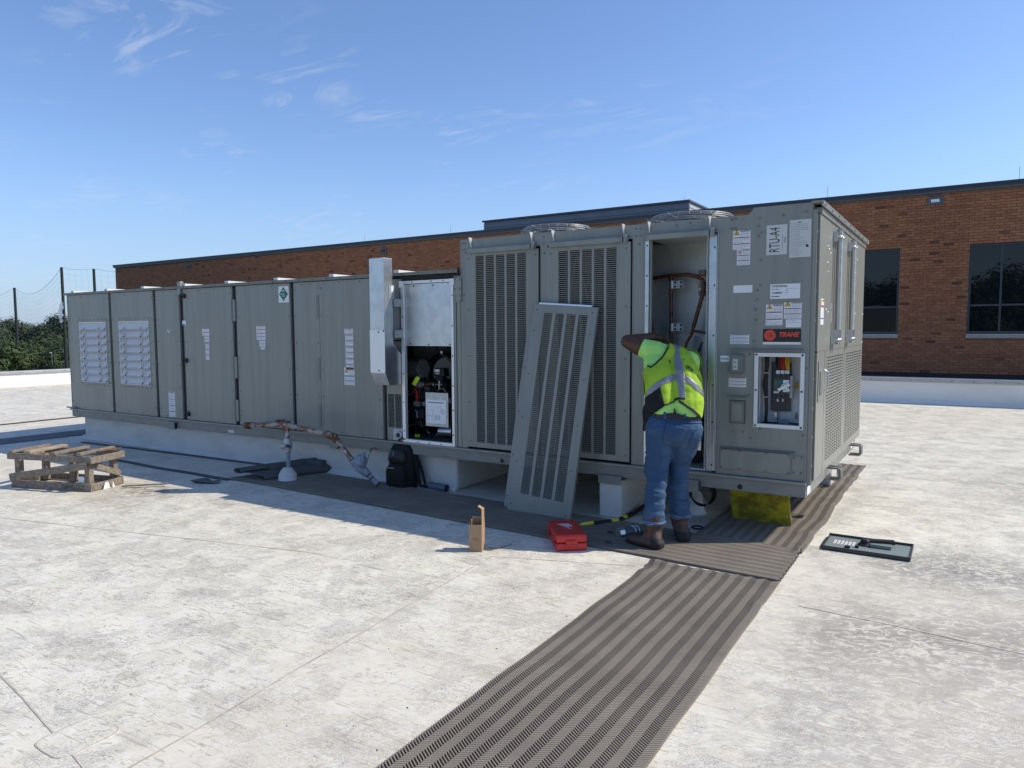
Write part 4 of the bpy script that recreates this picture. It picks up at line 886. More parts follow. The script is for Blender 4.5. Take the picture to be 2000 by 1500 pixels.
# ------------------------------------------------------------------ control panel details
y = y0-.0006
def R(px0, py0, px1, py1): a = at_y(px0,py0,0); c = at_y(px1,py1,0); return a.x, c.x, c.z, a.z
warn(CP,-.587,-.452,2.272,2.418,y,3); warn(CP,-.553,-.452,2.150,2.270,y,3,'ink_red','no')
b = MB().m('label_grey').box(-.331,-.180,y-.0015,y,2.215,2.440); rl = b.build('unit_label', CP)
text(rl, 'RTU-A4', .108, frontM(-.268,y-.0020,2.327,pi/2), 'ink', 'lettering', sx=.52)
b = MB(); b.m('ink_grey')
rn = random.Random(4)
for k in range(14): zz = 2.245+k*.0085; b.add([(-.215,y-.0022,zz),(-.209,y-.0022,zz),(-.209,y-.0022,zz+.0065),(-.215,y-.0022,zz+.0065)],[(0,1,2,3)])
b.m('ink').add([(-.197,y-.0022,2.30),(-.192,y-.0022,2.30),(-.192,y-.0022,2.345),(-.197,y-.0022,2.345)],[(0,1,2,3)]); b.build('small_print', rl)
b = MB().m('label_grey').box(-.163,-.010,y-.0015,y,2.187,2.466)
for k in range(20): bars(b, -.155, -.155+rn.uniform(.05,.135), 2.200+k*.0125, 2.2105+k*.0125, 1, y-.0022, 'ink_grey', 1)
b.m('ink').box(-.045,-.027,y-.0028,y-.002,2.260,2.278); bars(b,-.10,-.08,2.44,2.455,1,y-.0026,'ink',1)
b.build('nameplate', CP)
MB().m('bright').box(-.576,-.430,y-.002,y,1.935,1.993).build('metal_label', CP)
b = MB().m('label').box(-.295,-.078,y-.0015,y,1.880,1.992); sl = b.build('serial_label', CP)
text(sl, 'RT1B*52097564', .022, frontM(-.226,y-.0022,1.974), 'ink', 'lettering', sx=.75, bold=.0003); text(sl, 'C22400939', .022, frontM(-.245,y-.0022,1.924), 'ink', 'lettering', sx=.72, bold=.0003)
b = MB(); bars(b,-.285,-.225,1.948,1.960,1,y-.0022,'ink',1); bars(b,-.285,-.225,1.890,1.908,1,y-.0022,'ink',1); bars(b,-.185,-.095,1.952,1.960,1,y-.0022,'ink_grey',1); bars(b,-.183,-.145,1.938,1.948,1,y-.0022,'ink',1); bars(b,-.183,-.15,1.920,1.930,1,y-.0022,'ink',1); bars(b,-.183,-.10,1.906,1.911,1,y-.0022,'ink_grey',1); b.build('barcode', sl)
warn(CP,-.323,-.200,1.678,1.838,y,3); warn(CP,-.191,-.064,1.727,1.850,y,3)
b = MB().m('label').box(-.176,-.065,y-.0013,y,1.661,1.722); bars(b,-.168,-.10,1.708,1.716,1,y-.002,'ink_grey',1); bars(b,-.165,-.075,1.694,1.702,1,y-.002,'ink_grey',1); b.build('small_label', CP)
b = MB().m('logo_black').box(-.342,-.064,y-.003,y,1.552,1.650); lg = b.build('brand_plate', CP)
b = MB().m('logo_red').lathe((-.290,y-.0031,1.601), [(.042,0),(.042,.001)], 36, (0,-1,0)); b.m('logo_black')
for k,(xa,xb,zz) in enumerate(((-.318,-.262,1.618),(-.322,-.250,1.609),(-.322,-.252,1.600),(-.318,-.256,1.591),(-.312,-.262,1.582))): b.add([(xa,y-.0046,zz-.0014),(xb-.02,y-.0046,zz-.0014),(xb-.008,y-.0046,zz+.0022),(xb-.02,y-.0046,zz+.0018),(xa+.004,y-.0046,zz)],[(0,1,2,3,4)])
b.add([(-.283,y-.0048,1.572),(-.270,y-.0048,1.572),(-.258,y-.0048,1.628),(-.272,y-.0048,1.628)],[(0,1,2,3)]) if False else None
b.build('logo_disc', lg); text(lg, 'TRANE', .048, frontM(-.154,y-.0042,1.606), 'logo_red', 'lettering', sx=.95, shear=.25, bold=.0022)
MB().m('bright').box(-.342,-.064,y-.002,y,1.531,1.549).build('metal_label', CP)
warn(CP,-.594,-.447,1.533,1.607,y,3,'ink_blue',None)
b = MB().m('label').box(-.670,-.598,y-.0013,y,1.390,1.440); bars(b,-.664,-.604,1.405,1.425,1,y-.002,'ink',1); b.build('small_label', CP)
warn(CP,-.600,-.464,1.192,1.266,y,3,'ink_red',None)
# GFCI outlet in a raised cover
b = MB().m('paint_dark'); b.box(-.590,-.482,y-.030,y,1.300,1.452); b.box(-.582,-.490,y-.036,y-.031,1.308,1.444); ou = b.build('outlet_cover', CP, bevel=.006)
b = MB().m('label_grey').box(-.560,-.522,y-.042,y-.037,1.33,1.415); b.m('ink').box(-.550,-.546,y-.044,y-.0425,1.385,1.40); b.box(-.538,-.534,y-.044,y-.0425,1.385,1.40); b.box(-.550,-.546,y-.044,y-.0425,1.345,1.36); b.box(-.538,-.534,y-.044,y-.0425,1.345,1.36); b.build('outlet', ou)
for k in range(5): pass
b = MB().m('ink').box(-.588,-.466,y-.003,y,.902,1.086); b.m('paint_dark').box(-.583,-.471,y-.012,y-.0031,.907,1.081); b.m('paint').box(-.568,-.486,y-.020,y-.0121,.925,1.063); b.build('cover_plate', CP, bevel=.003)
for (a,c,z) in ((-.60,-.045,1.482),(-.612,-.452,1.110)): MB().m('paint_dark').box(a,c,y-.028,y,z,z+.010).build('drip_shelf', CP, bevel=.002)
b = MB().m('paint').box(-.655,-.12,y-.014,y,.530,.690); dp = b.build('lower_plate', CP, bevel=.004)
MB().m('paint_dark').prism([(-.655,y-.001,.712),(-.655,y-.03,.700),(-.655,y-.001,.700)], 0, (.57,0,0)).build('drip_shelf', CP)
screws(dp, [(x,z) for x in (-.645,-.50,-.30,-.13) for z in (.54,.68)], y-.0145)
b = MB().m('paint'); b.box(-.105,-.02,y-.006,y,.53,.68); o = b.build('side_plate', CP, bevel=.002); screws(o, [(x,z) for x in (-.09,-.035) for z in (.55,.665)], y-.0065)

# ------------------------------------------------------------------ sunlit end face (+X)
EX = .045
def ebox(b, y0_, y1_, z0_, z1_, x1_=EX, x0_=.002): return b.box(x0_, x1_, y0_, y1_, z0_, z1_)
b = MB().m('core'); b.box(-.03,.001,.03,D-.03,ZS,2.53); b.build('end_backing', U)
for a, c in ((.05,.63),(.636,1.42),(1.43,2.235),(2.241,2.84)):
    o = ebox(MB().m('paint_end'), a, c, 1.478, 2.505).build('end_door', U, bevel=.004)
MB().m('paint_end').box(.0,.03,.0,.012,.46,2.53).build('corner_flange', U)
b = MB().m('paint_end'); ebox(b,.05,.40,.49,1.470); b.build('end_panel', U, bevel=.004)
def end_grille(ya, yb, za, zb, ga, gb, gza, gzb, ncol):
    b = MB().m('paint_end'); ebox(b,ya,ga,za,zb); ebox(b,gb,yb,za,zb); ebox(b,ga,gb,za,gza); ebox(b,ga,gb,gzb,zb); o = b.build('grille_panel', U)
    s = MB().m('paint_end'); cw_ = (gb-ga)/ncol; n = int((gzb-gza)/.0255); h = (gzb-gza)/n
    for c_ in range(ncol):
        u = ga+c_*cw_
        s.box(EX-.006,EX+.001,u,u+cw_*.28,gza,gzb)
        for r in range(n):
            z = gza+(r)*h; s.add([(EX,u+cw_*.28,z),(EX,u+cw_,z),(EX+.003,u+cw_,z+h*.52),(EX+.003,u+cw_*.28,z+h*.52),(EX-.012,u+cw_,z+h*.62),(EX-.012,u+cw_*.28,z+h*.62)], [(0,1,2,3),(3,2,4,5)])
    s.build('louvre_slat', o, kind='stuff'); MB().m('core').box(.003,.008,ga,gb,gza,gzb).build('grille_backing', o)
end_grille(.41,1.49,.49,1.470,.50,1.42,.56,1.42,8); end_grille(1.50,2.84,.49,1.470,1.60,2.76,.56,1.42,9)
b = MB().m('paint_dark'); b.box(EX-.003,EX,.05,2.84,1.4705,1.4775); b.build('seam_strip', U)
screws_pts = []
b = MB().m('steel')
for (yy,zz) in ((.42,2.30),(.48,2.28),(.54,2.25),(.42,2.17),(.46,2.10),(.5,1.78),(.40,1.80),(.92,2.30),(2.0,2.34),(2.1,2.34),(2.2,2.33),(2.05,2.16),(2.12,2.20),(2.2,1.8),(2.79,1.8),(2.79,1.5),(1.0,2.1)): b.lathe((EX,yy,zz), [(.010,0),(.010,.003),(.005,.006)], 7, (1,0,0))
b.build('screw', U, kind='stuff')
# locking rods with latches
for i, yy in enumerate((.70,.80,1.56,1.66)):
    b = MB().m('paint_end' if i%2 == 0 else 'galv_dull'); b.tube([(EX+.035,yy,1.52),(EX+.035,yy,2.46)], .020 if i%2 else .014, 10); rd = b.build('locking_rod', U)
    for z in (2.40,1.56):
        g = MB().m('steel'); g.ring((EX+.035,yy,z), .028, .009, 12, 5); g.box(EX+.001,EX+.036,yy-.04,yy+.04,z-.04,z+.04)
        if z < 2: g.box(EX+.012,EX+.06,yy-.016,yy+.016,z-.03,z+.08); g.ring((EX+.055,yy,z-.02), .018, .005, 12, 5, (1,0,0))
        g.build('rod_latch', rd)
# handle box on the end panel
b = MB().m('paint_end'); b.box(EX+.001,EX+.006,.10,.34,1.09,1.40); b.m('paint_dark').box(EX+.007,EX+.012,.15,.25,1.14,1.32); b.m('steel').tube([(EX+.012,.30,1.16),(EX+.045,.30,1.18),(EX+.045,.30,1.31),(EX+.012,.30,1.33)], .006, 6); b.build('end_handle', U)
b = MB().m('label').box(EX+.0005,EX+.002,.14,.28,1.68,1.88); b.m('ink_red').box(EX+.0022,EX+.003,.145,.275,1.815,1.83); b.m('ink_yellow').box(EX+.0022,EX+.003,.15,.20,1.835,1.87); b.m('ink_red').box(EX+.0022,EX+.003,.21,.275,1.86,1.872); b.m('ink_blue').box(EX+.0022,EX+.003,.145,.275,1.725,1.732); b.build('warning_label', U)
b = MB().m('label').box(EX+.0005,EX+.002,.655,.685,1.70,1.86); b.m('ink_red').box(EX+.0022,EX+.003,.656,.684,1.80,1.81); b.build('warning_label', U)
b = MB().m('white')
for k in range(4): b.box(EX+.0005,EX+.002,1.04+k*.004,1.10+k*.004,2.09+k*.022,2.105+k*.022)
b.build('small_label', U)
# overhanging end roof edge with screws
b = MB().m('paint_end'); b.box(-.01,.075,-.03,D+.06,2.576,2.592); b.box(.060,.075,-.03,D+.06,2.552,2.575); rf = b.build('roof_edge', U, bevel=.003)
b = MB().m('ink')
for k in range(9): b.lathe((.0751,.05+k*.335,2.566), [(.008,0),(.008,.004)], 6, (1,0,0))
b.build('screw', rf, kind='stuff')
MB().m('paint_end').box(.002,EX+.01,.05,2.84,2.507,2.551).build('header_strip', U)
b = MB().m('label').box(.001,.003,.02,.16,.375,.44); bars(b,0,.0,0,0,1,0,'ink_grey',1); b.build('small_label', U)
b = MB().m('label').box(.001,.003,2.5,2.7,.385,.44); b.build('small_label', U)
for yy in (.92,2.35):
    b = MB().m('rail'); s_ = .014
    for (p,q) in (((.0,yy-.07,.33),(.0+.12,yy-.07,.33)),): pass
    pts = [(.003,yy,.345),(.10,yy,.345),(.115,yy,.36),(.115,yy,.43),(.10,yy,.445),(.003,yy,.445)]
    b.tube(pts, .011, 8); b.tube([(x,yy+.09,z) for x,_,z in pts], .011, 8); b.box(.10,.118,yy,yy+.09,.355,.435); b.build('lifting_loop', U)
# black strip painting in the shade of the corner gap, with clips
b = MB().m('black').box(.012,.028,.013,.048,.47,2.51); b.m('steel')
for k in range(9): b.box(.012,.034,.006,.0125,.6+k*.22,.62+k*.22)
b.build('corner_gap_strip', U)

# ------------------------------------------------------------------ fan guards on the top
for i,(cx_,cy_) in enumerate((at_z(1088,441,2.62)[:2], at_z(1351,416,2.66)[:2])):
    R_ = .375 if i == 0 else .40
    z = ZH+.004; cy_ = .55 if i == 0 else .60
    p = at_y(1088 if i == 0 else 1351, 440, cy_); cx_ = p.x
    g = MB().m('wire')
    for k in range(6): g.ring((cx_,cy_,z+.010+k*.019), R_-.005*k*k*.4, .0040, 40, 4)
    for k in range(15): g.ring((cx_,cy_,z+.112-.045*math.sin(k/14*pi)), (R_-.05)*(1-.062*(k+.3)), .0034, 36, 4)
    for k in range(24):
        q = 2*pi*k/24; g.tube([(cx_+cos(q)*R_,cy_+sin(q)*R_,z+.0),(cx_+cos(q)*(R_-.05),cy_+sin(q)*(R_-.05),z+.110)], .0034, 4, False)
    for k in range(6):
        q = 2*pi*k/6+.3; g.tube([(cx_+cos(q)*R_,cy_+sin(q)*R_,z+.104),(cx_+cos(q)*R_*.55,cy_+sin(q)*R_*.55,z+.072),(cx_+cos(q)*.03,cy_+sin(q)*.03,z+.105)], .0040, 5, False)
    for dx in (-.12,.04): g.tube([(cx_+dx,cy_-.1,z+.1),(cx_+dx,cy_-.1,z+.125)], .004, 5)
    gg = g.build('fan_guard', U)
    f = MB().m('paint_dark'); f.lathe((cx_,cy_,z), [(R_-.02,0),(R_-.02,.022),(R_-.03,.022),(R_-.03,0)], 32); f.m('black').lathe((cx_,cy_,z), [(.07,0),(.07,.03)], 16)
    for k in range(4):
        q = 2*pi*k/4+.4; a = Vector((cx_+cos(q)*.06,cy_+sin(q)*.06,z+.012)); c = Vector((cx_+cos(q)*(R_-.06),cy_+sin(q)*(R_-.06),z+.012)); f.bar(a,c,.10,.004,(.2*sin(q),-.2*cos(q),1))
    f.build('fan', gg)
# ------------------------------------------------------------------ herringbone walkway mats
def walkway(label, s_len, w, origin, sdir, bands, yc=None, seed=1, edge=.0, zb=.004, wrinkle=None, name='walkway_mat', z_extra=None):
    """s along the mat, t across.  origin + sdir*s + tdir*t"""
    ox, oy = origin; sd = Vector((sdir[0],sdir[1],0)).normalized(); td = Vector((-sd.y, sd.x, 0))
    def W_(s, t, z):
        u = t/w; e = 0
        lat = edge*(noise.noise(Vector((s*1.6,seed*3.1,0)))*1.0+.5*noise.noise(Vector((s*4.3,seed*1.7,5)))) * (u if edge > 0 else -(1-u)**2)
        q = Vector((ox,oy,0)) + sd*s + td*(t+lat)
        if yc: q += td*yc(s)
        h = max(0,noise.noise(Vector((s*1.9,t*1.1,seed))) -.12)*.012
        if wrinkle: h += wrinkle(s,t)
        q.z = z + h + zb; return q
    b = MB().m('mat_under'); ns = int(s_len/.06); ntt = 10
    vs = [W_(s_len*i/ns, w*j/ntt, .0) for i in range(ns+1) for j in range(ntt+1)]
    b.add(vs, [(i*(ntt+1)+j,(i+1)*(ntt+1)+j,(i+1)*(ntt+1)+j+1,i*(ntt+1)+j+1) for i in range(ns) for j in range(ntt)])
    t = thing(name, label, 'walkway mat', (ox+sd.x*s_len/2+td.x*w/2, oy+sd.y*s_len/2+td.y*w/2, 0), 0, 'herringbone walkway mats')
    b.build('mat_base', t)
    g = MB().m('mat_bar'); p = .0158; bt = .0088; bw = w/bands; hz = .0125
    for j in range(bands):
        t0 = j*bw+.0006; t1 = (j+1)*bw-.0006; sg = 1 if j%2 else -1; dsv = (t1-t0)*.66*sg; s = 0.02
        bt = .0128 if sg < 0 else .0064
        while s < s_len-.02:
            a0, a1 = (s, s+dsv) if sg > 0 else (s-dsv*1.0, s)
            a0 = s - dsv/2; a1 = s + dsv/2
            if min(a0,a1) > 0 and max(a0,a1) < s_len:
                A = W_(a0,t0,hz); B = W_(a0+bt,t0,hz); C = W_(a1+bt,t1,hz); Dd = W_(a1,t1,hz); dz = Vector((0,0,-hz))
                g.add([A,B,C,Dd,A+dz,B+dz,C+dz,Dd+dz], [(0,1,2,3) if sg*1 else (3,2,1,0),(0,4,5,1),(1,5,6,2),(2,6,7,3),(3,7,4,0)])
            s += p
    g.build('herringbone_bars', t, kind='stuff'); return t
gauss = lambda x, c, s_: math.exp(-((x-c)/s_)**2)
walkway('grey brown herringbone mat running from the foreground up to the unit corner', 4.4, .86, (-.835,-5.40), (0,1), 20, seed=2, edge=.02,
    wrinkle=lambda s,t: .035*gauss(s,4.28+.1*(t),.05)*gauss(t,.72,.2) + .03*gauss(s,4.2,.10)*gauss(t,.84,.12)) if False else None
def fm():
    # s runs along +y, t runs along -x from the right-hand edge
    return walkway('grey brown herringbone mat running from the foreground up to the unit corner', 4.40, .86, (.025,-5.40), (0,1), 20, seed=2, edge=-.006,
        wrinkle=lambda s,t: .030*gauss(s,4.33,.05)*gauss(t,.82,.10)+.014*gauss(s,4.10,.07)*gauss(t,.84,.09)+.014*gauss(s,3.9,.07)*gauss(t,.02,.05)+.008*gauss(s,4.3,.02)*gauss(t,.5,.4))
fm()
walkway('long shaded herringbone mat along the front of the unit under the leaning panel', 5.95, .76, (-5.93,-.735), (1,0), 18, yc=lambda s: -.045*(s-.6) if s > .6 else 0, seed=5, edge=.01,
    wrinkle=lambda s,t: .012*gauss(s,3.75,.03)*gauss(t,.30,.15)+.03*gauss(s,5.93,.03)*gauss(t,.72,.08), zb=.006)
walkway('herringbone mat running under the right end of the unit and out behind it', 3.95, .83, (.03,-.27), (0,1), 20, seed=9, edge=-.03,
    wrinkle=lambda s,t: .02*gauss(s,.5,.10)*gauss(t,.05,.12)+.015*gauss(s,1.9,.08)*gauss(t,.3,.3)+.03*gauss(s,3.0,.06)*gauss(t,.3,.3), zb=.003)
# mats across the left end of the roof
t = thing('walkway_mat', 'dark flat mat strip lying beyond the left end of the unit', 'walkway mat', (-11.4,0,0), 0)
b = MB().m('rubber_pale'); b.add([(-11.75,-2.5,.012),(-11.1,-2.5,.012),(-10.95,2.2,.012),(-11.55,2.2,.012),(-11.75,-2.5,.001),(-11.1,-2.5,.001),(-10.95,2.2,.001),(-11.55,2.2,.001)], [(0,1,2,3),(0,4,5,1),(1,5,6,2)]); b.build('mat_sheet', t)
for a, c, w, nm, lb in (((-10.2,-.14),(-6.0,.05),.05,'roof_hose','thin dark strip along the foot of the left curb'),((-8.6,-.72),(-5.9,-.76),.06,'roof_strip','dark strip between pallet and rolled mat, leading to the long mat')):
    b = MB().m('rubber_roll'); pts = []
    for k in range(13):
        f = k/12; x = a[0]+(c[0]-a[0])*f; y = a[1]+(c[1]-a[1])*f+.05*noise.noise(Vector((f*3,w*50,0))); pts.append((x,y))
    vs = []
    for x, y in pts: vs += [(x,y-w/2,.001),(x,y-w/2,.014),(x,y+w/2,.014),(x,y+w/2,.001)]
    b.add(vs, [(4*k+q,4*k+4+q,4*k+5+q,4*k+1+q) for k in range(12) for q in range(3)]+[(0,1,2,3),(51,50,49,48)]); tag(b.build(nm), lb, 'strip')
# rolled back end of the mat by the gas pipe
t = thing('rolled_mat', 'dark rubber mat end folded and rolled behind the gas pipe base', 'mat', (-5.8,0,0))
b = MB().m('rubber_roll'); n = 22; prof = []
for k in range(n+1):       # s-shaped fold then a roll
    f = k/n; 
    if f < .35: prof.append((f/.35*.42, .012+.0*f))
    elif f < .5: q = (f-.35)/.15*pi; prof.append((.42+.035*sin(q), .047-.035*cos(q)))
    elif f < .7: q = (f-.5)/.2; prof.append((.42-.30*q, .082+.02*sin(q*pi)))
    else: q = (f-.7)/.3*pi*1.6; prof.append((.12-.045*sin(q), .12-.035*cos(q)))
A0 = Vector((-6.0,-.70,0)); ax = Vector((.55,1.05,0)).normalized(); sx_ = Vector((.98,.16,0)).normalized()
vs = []; mN = 10
for j in range(mN+1):
    g_ = j/mN; base = A0+ax*1.15*g_
    for (u,h) in prof: vs.append(base+sx_*(u*(1.15-.35*g_)+.02*noise.noise(Vector((g_*4,u*5,1)))) + Vector((0,0,h*(.8+.3*g_)+.012*abs(noise.noise(Vector((g_*5,u*6,2)))))))
b.add(vs, [(j*(n+1)+k,(j+1)*(n+1)+k,(j+1)*(n+1)+k+1,j*(n+1)+k+1) for j in range(mN) for k in range(n)], True); b.build('mat_fold', t)
b = MB().m('rubber_roll'); pts = []
a = at_z(590,945,.05); c = at_z(622,912,.07); a = Vector((-5.45,-.30,.07)); c = Vector((-5.72,.02,.075)); c2_ = Vector((-5.50,.03,.085))
b.tube([(-5.62,-.40,.075),(-5.60,-.2,.085),(-5.58,.02,.085),(-5.50,.075,.085),(-5.30,.09,.08)], .07, 16); b.build('mat_roll', t)
# loose torn scrap of mat
b = MB().m('rubber_pale'); vs = [(-6.28,-.98,.002),(-6.05,-1.07,.03),(-5.83,-.96,.004),(-5.86,-.86,.05),(-5.95,-.93,.02),(-6.10,-.88,.03),(-6.08,-.97,.045)]
b.add(vs+[(x,y,z-.006 if z>.01 else z-.0015) for x,y,z in vs], [(0,1,6),(1,2,4),(2,3,4),(1,4,6),(4,5,6),(0,6,5),(7,13,8),(8,11,9),(9,11,10),(8,13,11),(11,13,12),(7,12,13)]); tag(b.build('mat_scrap'), 'small torn grey rubber scrap lying in the shade edge', 'scrap')

# ------------------------------------------------------------------ wooden pallet stand
PO = Vector((-6.62,-1.88,0)); pu = Vector((-.945,-.30,0)).normalized(); ang = math.atan2(-pu.y,-pu.x)   # local x runs to the left... flipped below
t = thing('wooden_pallet_stand', 'weathered wooden pallet stand with diagonal braces at the left', 'pallet', tuple(PO), ang)
def lb(name, f, bevel=.004):
    b = MB(); b.T = WORLD[t.name]; f(b); return b.build(name, t, bevel=bevel)
PW, PD_, PH = 1.04, .44, .395
for y in (0, PD_-.022): lb('base_board', lambda b: b.m('wood').box(-PW,0,y,y+.022,0,.085))
for x in (-PW+.0, -.022): lb('base_board', lambda b: b.m('wood').box(x,x+.022,.023,PD_-.023,.003,.080))
for y in (.2,.40): lb('base_board', lambda b: b.m('wood_pale').box(-PW+.023,-.023,y,y+.07,.002,.02))
for x in (-PW+.03,-.10): 
    for y in (.024,PD_-.09): lb('post', lambda b: b.m('wood').box(x,x+.06,y,y+.06,.02 if y<.1 else .02,PH-.085))
lb('post', lambda b: b.m('wood').box(-PW+.40,-PW+.47,PD_-.09,PD_-.03,.02,PH-.085))
lb('top_rail', lambda b: b.m('wood').box(-PW-.04,.0,.0,.022,PH-.09,PH-.025)); lb('top_rail', lambda b: b.m('wood').box(-PW-.02,.0,PD_-.022,PD_,PH-.09,PH-.025))
lb('top_rail', lambda b: b.m('wood').box(-.0,.022,-.005,PD_+.01,PH-.10,PH-.03)); lb('top_rail', lambda b: b.m('wood').box(-PW-.0,-PW+.022,.023,PD_-.023,PH-.09,PH-.03))
for (xa,xb,w,dz,mm) in ((-PW+.02,-PW+.02,.05,0,'wood'),(-.80,-.80,.085,.004,'wood_pale'),(-.46,-.49,.06,0,'wood'),(-.13,-.15,.06,.006,'wood')):
    lb('top_slat', lambda b: b.m(mm).bar((xa,-.01,PH-.008+dz),(xb,PD_+.03,PH-.008+dz),w,.028))
lb('top_slat', lambda b: b.m('rust').bar((-.06,.16,PH+.00),(-.02,PD_,PH-.0),.03,.012))
lb('brace', lambda b: b.m('wood').bar((-PW+.02,-.012,.10),(-.03,-.012,PH-.10),.075,.018,(0,1,0)) if False else b.m('wood').bar((-PW+.0,-.011,.115),(-.03,-.011,PH-.115),.020,.075))
lb('brace', lambda b: b.m('wood').bar((-.012,.10,PH-.14),(-.012,PD_-.03,.12),.020,.06)); lb('brace', lambda b: b.m('wood').bar((-PW+.35,PD_-.03,PH-.12),(-.03,PD_-.03,.13),.020,.07))
lb('block', lambda b: b.m('white').box(-.19,-.115,.03,.06,.088,.15)); lb('scrap_wood', lambda b: b.m('wood_pale').box(-PW+.22,-PW+.28,.05,.09,.0805,.17)); lb('scrap_wood', lambda b: b.m('wood_pale').box(-PW+.10,-PW+.20,.04,.07,.0005,.13))
text(t, 'SSHHSLOL2', .066, WORLD[t.name] @ frontM(-.235,-.0008,.043), 'ink', 'stencil', sx=.85)
b = MB().m('wood'); b.bar((-6.55,-1.60,.02),(-6.20,-1.30,.03),.03,.012); tag(b.build('wood_splinter'), 'grey wooden splinter lying by the pallet right end', 'splinter')
b = MB().m('label'); b.T = WORLD[t.name]; b.add([(.024,.13,.002),(.03,.22,.004),(.026,.20,.075),(.024,.16,.07)],[(0,1,2,3)]); b.add([(.03,.25,.002),(.035,.28,.002),(.026,.26,.07)],[(0,1,2)]); b.build('torn_label', t)

# ------------------------------------------------------------------ gas pipe
t = thing('gas_pipe', 'rusty painted gas pipe on a white base bending down to a regulator', 'pipe', (-5.30,-.45,0))
A = lambda px, py, Y: tuple(at_y(px, py, Y))
GY = -.45
b = MB().m('curb'); b.lathe((-5.30,GY,.001), [(.17,0),(.165,.004),(.10,.012),(.097,.075),(.085,.098),(.076,.102),(.070,.128),(.055,.134),(.050,.15),(.035,.155)], 24); b.add([(-5.30+.19*cos(q*pi/8)*(1.35 if cos(q*pi/8)>0 else 1.0), GY+.15*sin(q*pi/8)+.05, .0135+.002) for q in range(16)], [tuple(range(16))]); b.build('base_boot', t)
x0 = -5.285
b = MB().m('pipe_blue'); b.tube([(x0,GY,.15),(x0,GY,.33)], .024, 14); b.m('rust').ring((x0,GY,.33), .03, .006, 14, 5); b.m('pipe_rusty').tube([(x0,GY,.47),(x0,GY,.62)], .024, 14); b.build('riser', t)
b = MB().m('galv_dull'); b.lathe((x0,GY,.33), [(.036,0),(.036,.02),(.044,.04),(.050,.07),(.044,.10),(.036,.12),(.040,.14),(.030,.15)], 16); b.lathe((x0,GY-.03,.40), [(.03,0),(.03,.05),(.02,.055)], 12, (-.6,-.8,0)); b.m('rust').tube([(x0+.02,GY-.03,.40),(x0+.085,GY-.06,.405)], [.022,.012], 10); b.m('ink').tube([(x0+.08,GY-.055,.405),(x0+.11,GY-.07,.405)], .014, 8); b.build('stop_valve', t)
zt = .615; z_t = at_y(563,829,GY).z
pL = Vector(A(484,831,GY)); pT = Vector(A(556,829,GY)); pE = Vector(A(706,862,-.36)); pB = Vector(A(652,851,GY))
b = MB().m('pipe'); b.tube([pL, pT, pB], .027, 16); b.m('rust').ring(tuple(pL+(pT-pL)*.06), .034, .007, 16, 5, tuple(pT-pL)); b.build('header_pipe', t)
b = MB().m('rust'); b.ring(tuple(pT), .034, .012, 16, 6, tuple(pT-pL)); b.m('pipe_rusty').tube([pT+(pL-pT)*.06, pT-(pL-pT)*.10], .040, 16); b.m('rust').tube([(pT.x,pT.y,pT.z-.02),(x0,GY,.56)], .03, 12); b.build('tee', t)
el = A(559,823,-.02)
b = MB().m('pipe_blue'); b.tube([pL+Vector((0,.0,.004)), (pL.x+.02,pL.y+.08,pL.z+.01), A(502,830,-.16), A(545,826,-.03)], .027, 14); b.build('branch_pipe', t)
b = MB().m('rust'); b.tube([pL+Vector((-.03,0,0)), pL+Vector((.03,0,0))], .040, 14); b.tube([A(540,826,-.04),A(553,826,-.01),A(561,831,.0),A(563,840,.0)], [.036,.040,.038,.036], 14); b.build('elbow', t)
b = MB().m('rust'); q1 = Vector(A(640,848,-.42)); q2 = Vector(A(652,853,-.40)); b.tube([Vector(A(636,847,-.43)), q2, Vector(A(658,862,-.39))], [.036,.042,.036], 14); b.build('elbow', t)
hp = b
p1 = Vector(A(655,856,-.39)); p2 = Vector(A(688,898,-.34)); p3 = Vector(A(720,928,-.30)); p4 = Vector(A(738,946,-.27))
b = MB().m('pipe_rusty'); b.tube([p1,p2], .025, 14); b.m('rust').ring(tuple(p2), .030, .006, 14, 5, tuple(p2-p1)); b.build('drop_pipe', t)
dd = (p3-p2).normalized()
b = MB().m('pipe_blue'); b.tube([p2, p2+(p3-p2)*.12, p2+(p3-p2)*.5, p2+(p3-p2)*.88, p3], [.030,.042,.052,.044,.030], 16); 
rc = Vector(A(705,900,-.36)); rx = (Vector(A(716,888,-.40))-Vector(A(700,905,-.33))).normalized()
b.lathe(tuple(rc), [(.050,-.03),(.062,-.01),(.070,0),(.070,.012),(.062,.02),(.03,.05)], 20, tuple(rx)); b.tube([rc+rx*.04, Vector(A(711,884,-.38))], .016, 10); b.build('regulator', t)
b = MB().m('pipe_blue'); b.tube([A(717,900,-.36),A(724,880,-.38)], .007, 8); b.m('rust').tube([A(723,882,-.38),A(725,877,-.38),A(731,875,-.38),A(736,878,-.38)], .010, 8); b.build('vent_tube', t)
b = MB().m('pipe_blue'); b.tube([p3,p4], .026, 12); b.m('rust').ring(tuple(p3.lerp(p4,.35)), .028, .006, 12, 5, tuple(p4-p3)); b.ring(tuple(p4), .028, .009, 14, 6, tuple(p4-p3)); b.ring(tuple(p3), .028, .007, 14, 6, tuple(p4-p3)); b.build('union_end', t)

